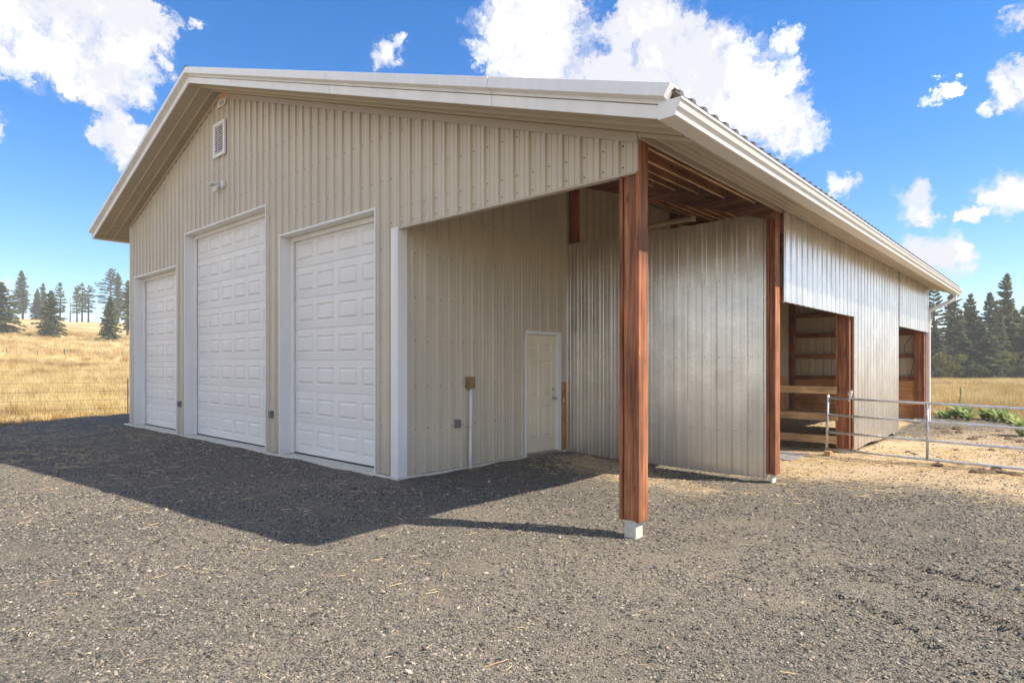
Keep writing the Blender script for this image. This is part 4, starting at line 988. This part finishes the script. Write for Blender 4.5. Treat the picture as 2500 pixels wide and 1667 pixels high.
def conifer(kind, x, y, h, rad, label, g, seed):
    r_ = np.random.default_rng(seed)
    z0 = float(terr_z(x, y)); root = thing('conifer_tree', label, 'tree', (x, y, z0-0.05), 0, g)
    t0 = dict(full=0.05, tall=0.13, open=0.28, dense=0.10, snag=0.35)[kind]
    C_, U_, V_ = [], [], []; tr = MB()
    lean = r_.normal(0, 0.012, 2)
    tr.tube([(0, 0, -0.2), (lean[0]*h*0.3, lean[1]*h*0.3, h*0.35), (lean[0]*h*0.7, lean[1]*h*0.7, h*0.7), (lean[0]*h, lean[1]*h, h*0.98)], [0.020*h+0.05, 0.015*h+0.03, 0.008*h+0.02, 0.012], 8)
    side = r_.uniform(0, 6.28)
    gap = dict(full=0.34, tall=0.40, open=0.62, dense=0.30, snag=1.1)[kind]
    levels = int(h*(1-t0)/gap)
    for i in range(levels+1):
        q = min(1.0, (i+r_.uniform(-0.25, 0.25))/levels); q = max(0.0, q); t = t0+(1-t0)*q
        if kind in ('full', 'dense'): pr_ = (1-q)**0.8*(0.62+0.38*min(1, q*6))
        elif kind == 'tall': pr_ = (1-q)**0.62*(0.6+0.4*min(1, q*3))
        else: pr_ = math.sin(math.pi*min(1, (0.18+0.82*q)))**0.7
        pr_ *= r_.uniform(0.72, 1.15)
        nb = {'full': 7, 'dense': 8, 'tall': 6, 'open': 4, 'snag': 2}[kind]; a0 = r_.uniform(0, 6.28)
        for b_ in range(nb):
            az = a0+6.283*b_/nb+r_.normal(0, 0.25); Lb = rad*pr_*r_.uniform(0.6, 1.15)+0.12
            if kind in ('open', 'tall'): Lb *= 0.82+0.3*math.cos(az-side+3*q)
            el = (-0.22+0.7*q if kind != 'open' else -0.05+0.6*q)+r_.normal(0, 0.10)
            d = np.array([math.cos(az)*math.cos(el), math.sin(az)*math.cos(el), math.sin(el)]); sd = np.array([-math.sin(az), math.cos(az), 0.0])
            base = np.array([lean[0]*h*t, lean[1]*h*t, h*t])
            if Lb > 0.9 and kind in ('open', 'tall', 'snag'): tr.tube([tuple(base), tuple(base+d*Lb*0.8)], [0.03+0.003*h, 0.012], 4)
            k = max(6, int(Lb*(30 if kind != 'open' else 34))) if kind != 'snag' else 3
            ss = r_.uniform(0.35 if kind == 'open' else 0.10, 1.0, k)
            wide = 0.34*Lb*(1.05-ss)+0.10                       # flat sprays, narrowing to the tip
            pos = base+d*(ss*Lb)[:, None]+sd*(r_.uniform(-1, 1, k)*wide)[:, None]; pos[:, 2] += r_.normal(0, 0.07, k)-0.10*Lb*ss**2*(1-q)
            dd = unit(d*1.0+sd*r_.normal(0, 0.7, (k, 1))+r_.normal(0, 0.30, (k, 3))); ot = unit(np.cross(dd, np.array([0, 0, 1.0])+r_.normal(0, 0.55, (k, 3))))
            C_.append(pos); U_.append(dd*r_.uniform(0.18, 0.38, k)[:, None]); V_.append(ot*r_.uniform(0.08, 0.17, k)[:, None])
    me = quads_mesh('crown', np.concatenate(C_), np.concatenate(U_), np.concatenate(V_), M['needle_dark' if kind in ('dense', 'full') else 'needle'])
    link(bpy.data.objects.new('crown', me), root); tr.build('trunk', M['bark'], root, smooth=True, fix=False)

HILL = 'trees on the hill'
for i, (kind, x, y, h, rad, lab) in enumerate([
    ('full', -154.8, 18.6, 10.6, 3.9, 'dense green pine low on the hill at the picture edge'),
    ('tall', -243.2, 37.0, 15.2, 3.6, 'tall pointed pine on the hilltop above the dense pine'),
    ('full', -241.8, 40.3, 9.6, 2.2, 'small dark pine on the hilltop beside the pointed pine'),
    ('tall', -230.6, 40.1, 11.2, 1.9, 'slender pine on the hilltop behind the bushy pine'),
    ('full', -146.2, 25.1, 9.3, 3.0, 'bushy round pine standing alone on the slope'),
    ('open', -228.0, 43.7, 11.8, 1.9, 'thin pine with bare lower trunk on the skyline'),
    ('snag', -226.9, 46.1, 6.9, 0.6, 'bare dead trunk on the skyline'),
    ('open', -224.1, 47.3, 10.4, 2.0, 'open pine next to the bare dead trunk'),
    ('open', -249.8, 54.6, 13.4, 2.4, 'middle pine of the skyline group of three'),
    ('open', -249.9, 56.5, 12.8, 3.1, 'broad pine ending the skyline group of three'),
    ('open', -243.2, 61.5, 19.0, 4.3, 'tallest sparse pine on the hill beside the barn'),
    ('tall', -238.3, 62.5, 17.3, 2.9, 'tall full pine overlapping the sparse one'),
    ('dense', -136.5, 32.9, 8.7, 2.0, 'small dense fir with short trunk in front of the sparse pine'),
    ('tall', -164.5, 44.1, 13.4, 2.0, 'pine half hidden by the barn corner'),
    ]): conifer(kind, x, y, h, rad*1.2, lab, HILL, 100+i)
WOOD = 'conifers behind the right-hand field'
for i, (kind, x, y, h, rad, lab) in enumerate([
    ('open', -9.6, 114.8, 14.2, 2.6, 'open leafy pine rising behind the downspout'),
    ('tall', -8.3, 121.3, 14.3, 2.5, 'pine below the end of the gutter'),
    ('tall', -6.0, 112.6, 10.5, 2.1, 'shorter pine between the gutter and the pointed firs'),
    ('tall', -4.8, 116.5, 13.1, 2.2, 'pointed fir first past the gutter end'),
    ('tall', -3.2, 123.2, 13.8, 2.2, 'pointed fir next to the tallest one'),
    ('tall', -0.4, 117.7, 16.1, 2.6, 'tallest fir of the wood behind the field'),
    ('tall', 1.2, 124.5, 11.4, 2.2, 'fir past the tallest one at the picture edge'),
    ('tall', -1.0, 111.7, 10.4, 2.1, 'fir standing just before the tallest one'),
    ('full', -1.6, 103.1, 7.0, 3.0, 'wide young pine in front of the wood'),
    ('full', -4.4, 103.4, 6.6, 2.3, 'young pine beside the wide one at the field edge'),
    ('full', -8.2, 107.0, 8.0, 2.5, 'dark pine low behind the downspout'),
    ('tall', -2.2, 128.0, 12.0, 2.6, 'fir deep in the wood between pointed tops'),
    ('tall', -6.6, 128.0, 12.0, 2.6, 'pine deep in the wood behind the shorter pine'),
    ('tall', 3.1, 126.3, 13.8, 2.5, 'tall fir just beyond the picture edge'),
    ('full', 5.3, 121.5, 11.1, 2.6, 'broad fir beyond the picture edge'),
    ('tall', -12.4, 114.5, 12.0, 2.4, 'pine hidden by the barn end'),
    ('full', 2.0, 114.0, 9.0, 2.6, 'dark fir at the edge of the wood and picture'),
    ('full', -7.2, 118.0, 9.5, 3.2, 'broad dark fir filling the gap behind the shorter pine'),
    ('full', -3.6, 112.5, 9.0, 3.0, 'broad fir between the pointed firs and the young pine'),
    ('full', 0.6, 120.0, 10.5, 3.2, 'broad fir below the tallest one'),
    ('full', -5.2, 124.0, 10.5, 3.0, 'fir in the shade of the first pointed fir'),
    ('full', -10.4, 108.0, 8.5, 3.0, 'dense fir just clear of the barn end'),
    ]): conifer(kind, x, y, h, rad*1.28, lab, WOOD, 200+i)
for i, (kind, x, y, h, rad) in enumerate([('tall', -15.5, 112, 12.5, 3.0), ('full', -18.5, 116, 10, 3.4), ('tall', -22, 114, 14, 3.2), ('tall', -26, 119, 13, 3.0), ('full', -30, 115, 10, 3.6), ('tall', -34.5, 120, 14.5, 3.3), ('tall', 8.5, 122, 14, 3.2), ('full', 12, 117, 10, 3.6), ('tall', 15.5, 121, 15, 3.3), ('tall', 20, 118, 12.5, 3.2), ('full', 24, 122, 11, 3.6)]):
    conifer(kind, x, y, h, rad, 'fir continuing the wood where the barn or the picture edge hides it', 'hidden firs of the wood', 300+i)
def bush(x, y, h, rad, mat, label, seed):
    r_ = np.random.default_rng(seed); z0 = float(terr_z(x, y)); root = thing('leafy_bush', label, 'bush', (x, y, z0-0.03), 0, 'bushes at the field edge')
    C_ = []; nl = 14
    for k in range(nl):
        c = np.array([r_.normal(0, 0.45)*rad, r_.normal(0, 0.45)*rad, h*(0.18+0.62*r_.random())]); rr = rad*r_.uniform(0.3, 0.55)
        p = unit(r_.normal(0, 1, (150, 3)))*(rr*r_.random((150, 1))**0.35); p[:, 2] *= 0.8; C_.append(c+p)
    c = np.concatenate(C_); c[:, 2] = np.clip(c[:, 2], 0.05, h); n = len(c); d = unit(r_.normal(0, 1, (n, 3))); o = unit(np.cross(d, r_.normal(0, 1, (n, 3))))
    link(bpy.data.objects.new('crown', quads_mesh('crown', c, d*0.16, o*0.10, mat)), root)
    st = MB()
    for k in range(5):
        a = r_.uniform(0, 6.28); st.tube([(0, 0, -0.1), (math.cos(a)*rad*0.2, math.sin(a)*rad*0.2, h*0.3), (math.cos(a)*rad*0.4, math.sin(a)*rad*0.4, h*0.7)], [0.05, 0.035, 0.012], 5)
    st.build('trunk', M['bark'], root, fix=False)
bush(-6.1, 96.4, 4.2, 1.8, M['leaf_y'], 'yellowing bush beside the downspout', 1)
bush(0.7, 105.2, 4.9, 1.6, M['leaf_y'], 'yellowish bush beside the wide young pine', 2)
bush(-6.9, 94.3, 2.3, 0.9, M['leaf_g'], 'small green bush right next to the downspout', 3)
bush(-5.0, 98.5, 3.3, 1.2, M['leaf_g'], 'green bush next to the yellowing one', 4)
bush(2.4, 103.8, 4.0, 1.5, M['leaf_g'], 'green bush at the picture edge under the firs', 5)
bush(-3.0, 99.5, 2.6, 1.2, M['leaf_g'], 'low green bush before the wide young pine', 6)

# ------------------------------------------------------------------ fences in the field
nf = thing('wire_fence', 'four-strand barbed wire fence along the gravel edge', 'fence', (-16.25, 1.46, -0.19))
fp = [(-22.6, -10.5), (-19.18, -4.2), (-16.25, 1.46), (-13.4, 7.0), (-13.4, 14)]
fz = [float(terr_z(*q)) for q in fp]; ox, oy, oz = nf.location
for (a, b), z in zip(fp, fz):
    MB().tube([(a-ox, b-oy, z-oz-0.3), (a-ox, b-oy, z-oz+1.22)], 0.022, 6).build('post', M['tpost'], nf)
for hgt in (0.28, 0.56, 0.84, 1.12):
    pth = []
    for i in range(len(fp)-1):
        for s_ in np.linspace(0, 1, 7)[:-1 if i < len(fp)-2 else None]:
            pth.append((fp[i][0]+(fp[i+1][0]-fp[i][0])*s_-ox, fp[i][1]+(fp[i+1][1]-fp[i][1])*s_-oy, fz[i]+(fz[i+1]-fz[i])*s_-oz+hgt-0.03*math.sin(math.pi*s_)))
    w = MB(); w.tube(pth, 0.0045, 4)
    w.build('wire', M['wire'], nf)
for i, (x, y, h) in enumerate(((-97.6, 10.7, 1.0), (-98.5, 14.2, 0.9), (-99.2, 17.4, 1.1), (-98.5, 21.4, 0.9), (-99.2, 24.6, 0.9))):
    z = float(terr_z(x, y)); r_ = 0.10 if i == 2 else 0.045
    MB().tube([(x, y, z-0.3), (x+0.03, y, z+h*0.5), (x+0.02, y+0.02, z+h), (x+0.02, y+0.02, z+h+0.02)], [r_, r_*0.95, r_*0.9, r_*0.5], 7).build('fence_post', M['tpost'], None,
        label=('thick dark fence post on the lower slope' if i == 2 else 'thin weathered fence post on the lower slope'), cat='post', group='posts on the slope')

# ------------------------------------------------------------------ mullein rosettes and dung by the gate
M['mullein'] = leaf_material('mullein_leaf', (0.24, 0.32, 0.13), (0.42, 0.48, 0.22), 6.0, 0.35)
def leaf_mesh():
    mb = MB(); n = 7; rows = []
    for i in range(n+1):
        t = i/n; w = 0.16*math.sin(math.pi*min(1, 0.08+0.92*t)**0.8)+0.012; z = 0.62*math.sin(t*1.75)*0.75; xx = t*0.85+0.06*t*t
        rows.append([(xx, -w, z+0.05*w*4), (xx, 0, z-0.02), (xx, w, z+0.05*w*4)])
    vs = [p for r_ in rows for p in r_]; fs = []
    for i in range(n):
        for j in range(2): fs.append((i*3+j, i*3+j+1, i*3+j+4, i*3+j+3))
    mb.add(vs, fs); return mb.mesh('leaf', M['mullein'], True)
LM = leaf_mesh()
WLAB = ['small rosette weed nearest the downspout', 'broad-leaved rosette first behind the gate upright', 'pale green rosette under the flower stalk', 'large spiky rosette beside the flower stalk', 'bright rosette standing forward of the stalk',
        'rosette starting the second weed clump', 'tall dark rosette in the second weed clump', 'wide rosette in the middle of the second clump', 'rosette near the end of the second clump', 'low sprawling rosette ending the second clump', 'big bright rosette by the gate at the picture edge']
for i, (x, y, sz) in enumerate(((3.72, 18.1, 0.30), (3.94, 17.9, 0.38), (4.12, 18.1, 0.48), (4.30, 18.0, 0.52), (4.52, 17.4, 0.42), (4.80, 18.1, 0.42), (4.95, 18.05, 0.56), (5.12, 17.9, 0.50), (5.34, 17.25, 0.50), (5.52, 17.1, 0.42), (5.92, 13.3, 0.62))):
    z = float(ground_z(x, y)); z = max(z, float(yard_mesh_z(x, y)))
    root = thing('mullein_plant', WLAB[i], 'plant', (x, y, z-0.01), 0, 'broad-leaved weeds behind the gate'); r_ = random.Random(i+5)
    for k in range(15):
        o = bpy.data.objects.new('leaf', LM); o.location = (0, 0, 0.01*k*sz)
        inner = k/15
        o.rotation_euler = (r_.uniform(-0.3, 0.3), -0.05-0.75*inner+r_.uniform(-0.15, 0.15), k*2.4+r_.uniform(-0.3, 0.3)); q = sz*r_.uniform(0.75, 1.1)*(1-0.25*inner); o.scale = (q, q, q)
        link(o, root)
    if i == 2:
        st = MB(); st.tube([(0.1, 0, 0), (0.1, 0.01, 0.45), (0.13, 0.0, 0.8), (0.12, 0.02, 1.0)], [0.018, 0.016, 0.022, 0.006], 7); st.build('stalk', M['mullein'], root)
        for k in range(9):
            o = bpy.data.objects.new('leaf', LM); o.location = (0.11, 0, 0.15+k*0.09); o.rotation_euler = (0, -0.6, k*2.2); o.scale = (0.12,)*3; link(o, root)
M['dung'] = flat('dry_dung', (0.13, 0.085, 0.05), 0.95, 0, 0.6, 9)
def dung(k):
    r_ = random.Random(k+90); mb = MB(); ph = [r_.uniform(0, 6.28) for _ in range(6)]; nr, na = 6, 16; vs = []
    for i in range(nr+1):
        for j in range(na):
            a = 2*math.pi*j/na; edge = 1+0.18*math.sin(2*a+ph[0])+0.12*math.sin(3*a+ph[1])+0.07*math.sin(7*a+ph[2]); rr = i/nr*edge
            z = 0.16*(1-(i/nr)**2.2)*(0.7+0.35*math.sin(5*rr*3+ph[3]+a*2)+0.25*math.sin(a*4+ph[4]+rr*7))+0.05*(i < nr)-0.08*(i == nr)
            vs.append((rr*0.5, 0, z)); vs[-1] = (rr*0.5*math.cos(a), rr*0.38*math.sin(a), z)
    mb.add(vs, [(i*na+j, i*na+(j+1) % na, (i+1)*na+(j+1) % na, (i+1)*na+j) for i in range(nr) for j in range(na)]+[tuple(range(na))[::-1]])
    return mb.mesh('dung_%d' % k, M['dung'], True)
DM = [dung(k) for k in range(5)]
for i, (x, y, s_) in enumerate(((4.253, 13.865, 0.26), (4.483, 13.2, 0.34), (4.6, 14.17, 0.34), (4.73, 13.3, 0.26), (5.134, 11.88, 0.32), (5.227, 12.4, 0.22), (5.10, 9.45, 0.17), (4.59, 8.3, 0.15), (4.46, 8.52, 0.16), (5.11, 7.11, 0.26), (5.733, 6.656, 0.36), (5.888, 7.0, 0.32), (6.10, 6.83, 0.24), (5.72, 12.5, 0.28), (5.95, 11.87, 0.26), (5.43, 14.26, 0.2), (5.39, 7.37, 0.16), (4.9, 10.6, 0.2), (5.6, 9.9, 0.2), (5.2, 8.4, 0.14))):
    o = bpy.data.objects.new('dung_pat', DM[i % 5]); o.location = (x, y, float(yard(x, y))-0.004); o.rotation_euler = (0, 0, i*1.3); o.scale = (s_, s_, s_*random.uniform(0.7, 1.2))
    lab = ('dry brown dung pat in front of the gate, on the straw' if y < 7.15 else 'small dung pat just behind the gate on straw' if y < 11 else 'dung pat on dark gravel beyond the gate, towards the weeds')
    link(o, None, None, lab, 'dung', 'dung pats in front of the gate' if y < 7.15 else 'dung pats just behind the gate' if y < 11 else 'dung pats towards the weeds')

# ------------------------------------------------------------------ summer haze over the whole valley
hz = MB(); hz.box(-5200, 5200, -5200, 5200, -6.0, 40.0)
hm = bpy.data.materials.new('haze'); hm.use_nodes = True; ht = hm.node_tree; ht.nodes.clear()
hv = N(ht, 'ShaderNodeVolumePrincipled'); hv.inputs['Color'].default_value = (0.97, 0.96, 0.95, 1); hv.inputs['Density'].default_value = 0.0009
ho = N(ht, 'ShaderNodeOutputMaterial'); ht.links.new(hv.outputs[0], ho.inputs['Volume'])
hz.build('haze', hm, None, kind='stuff')
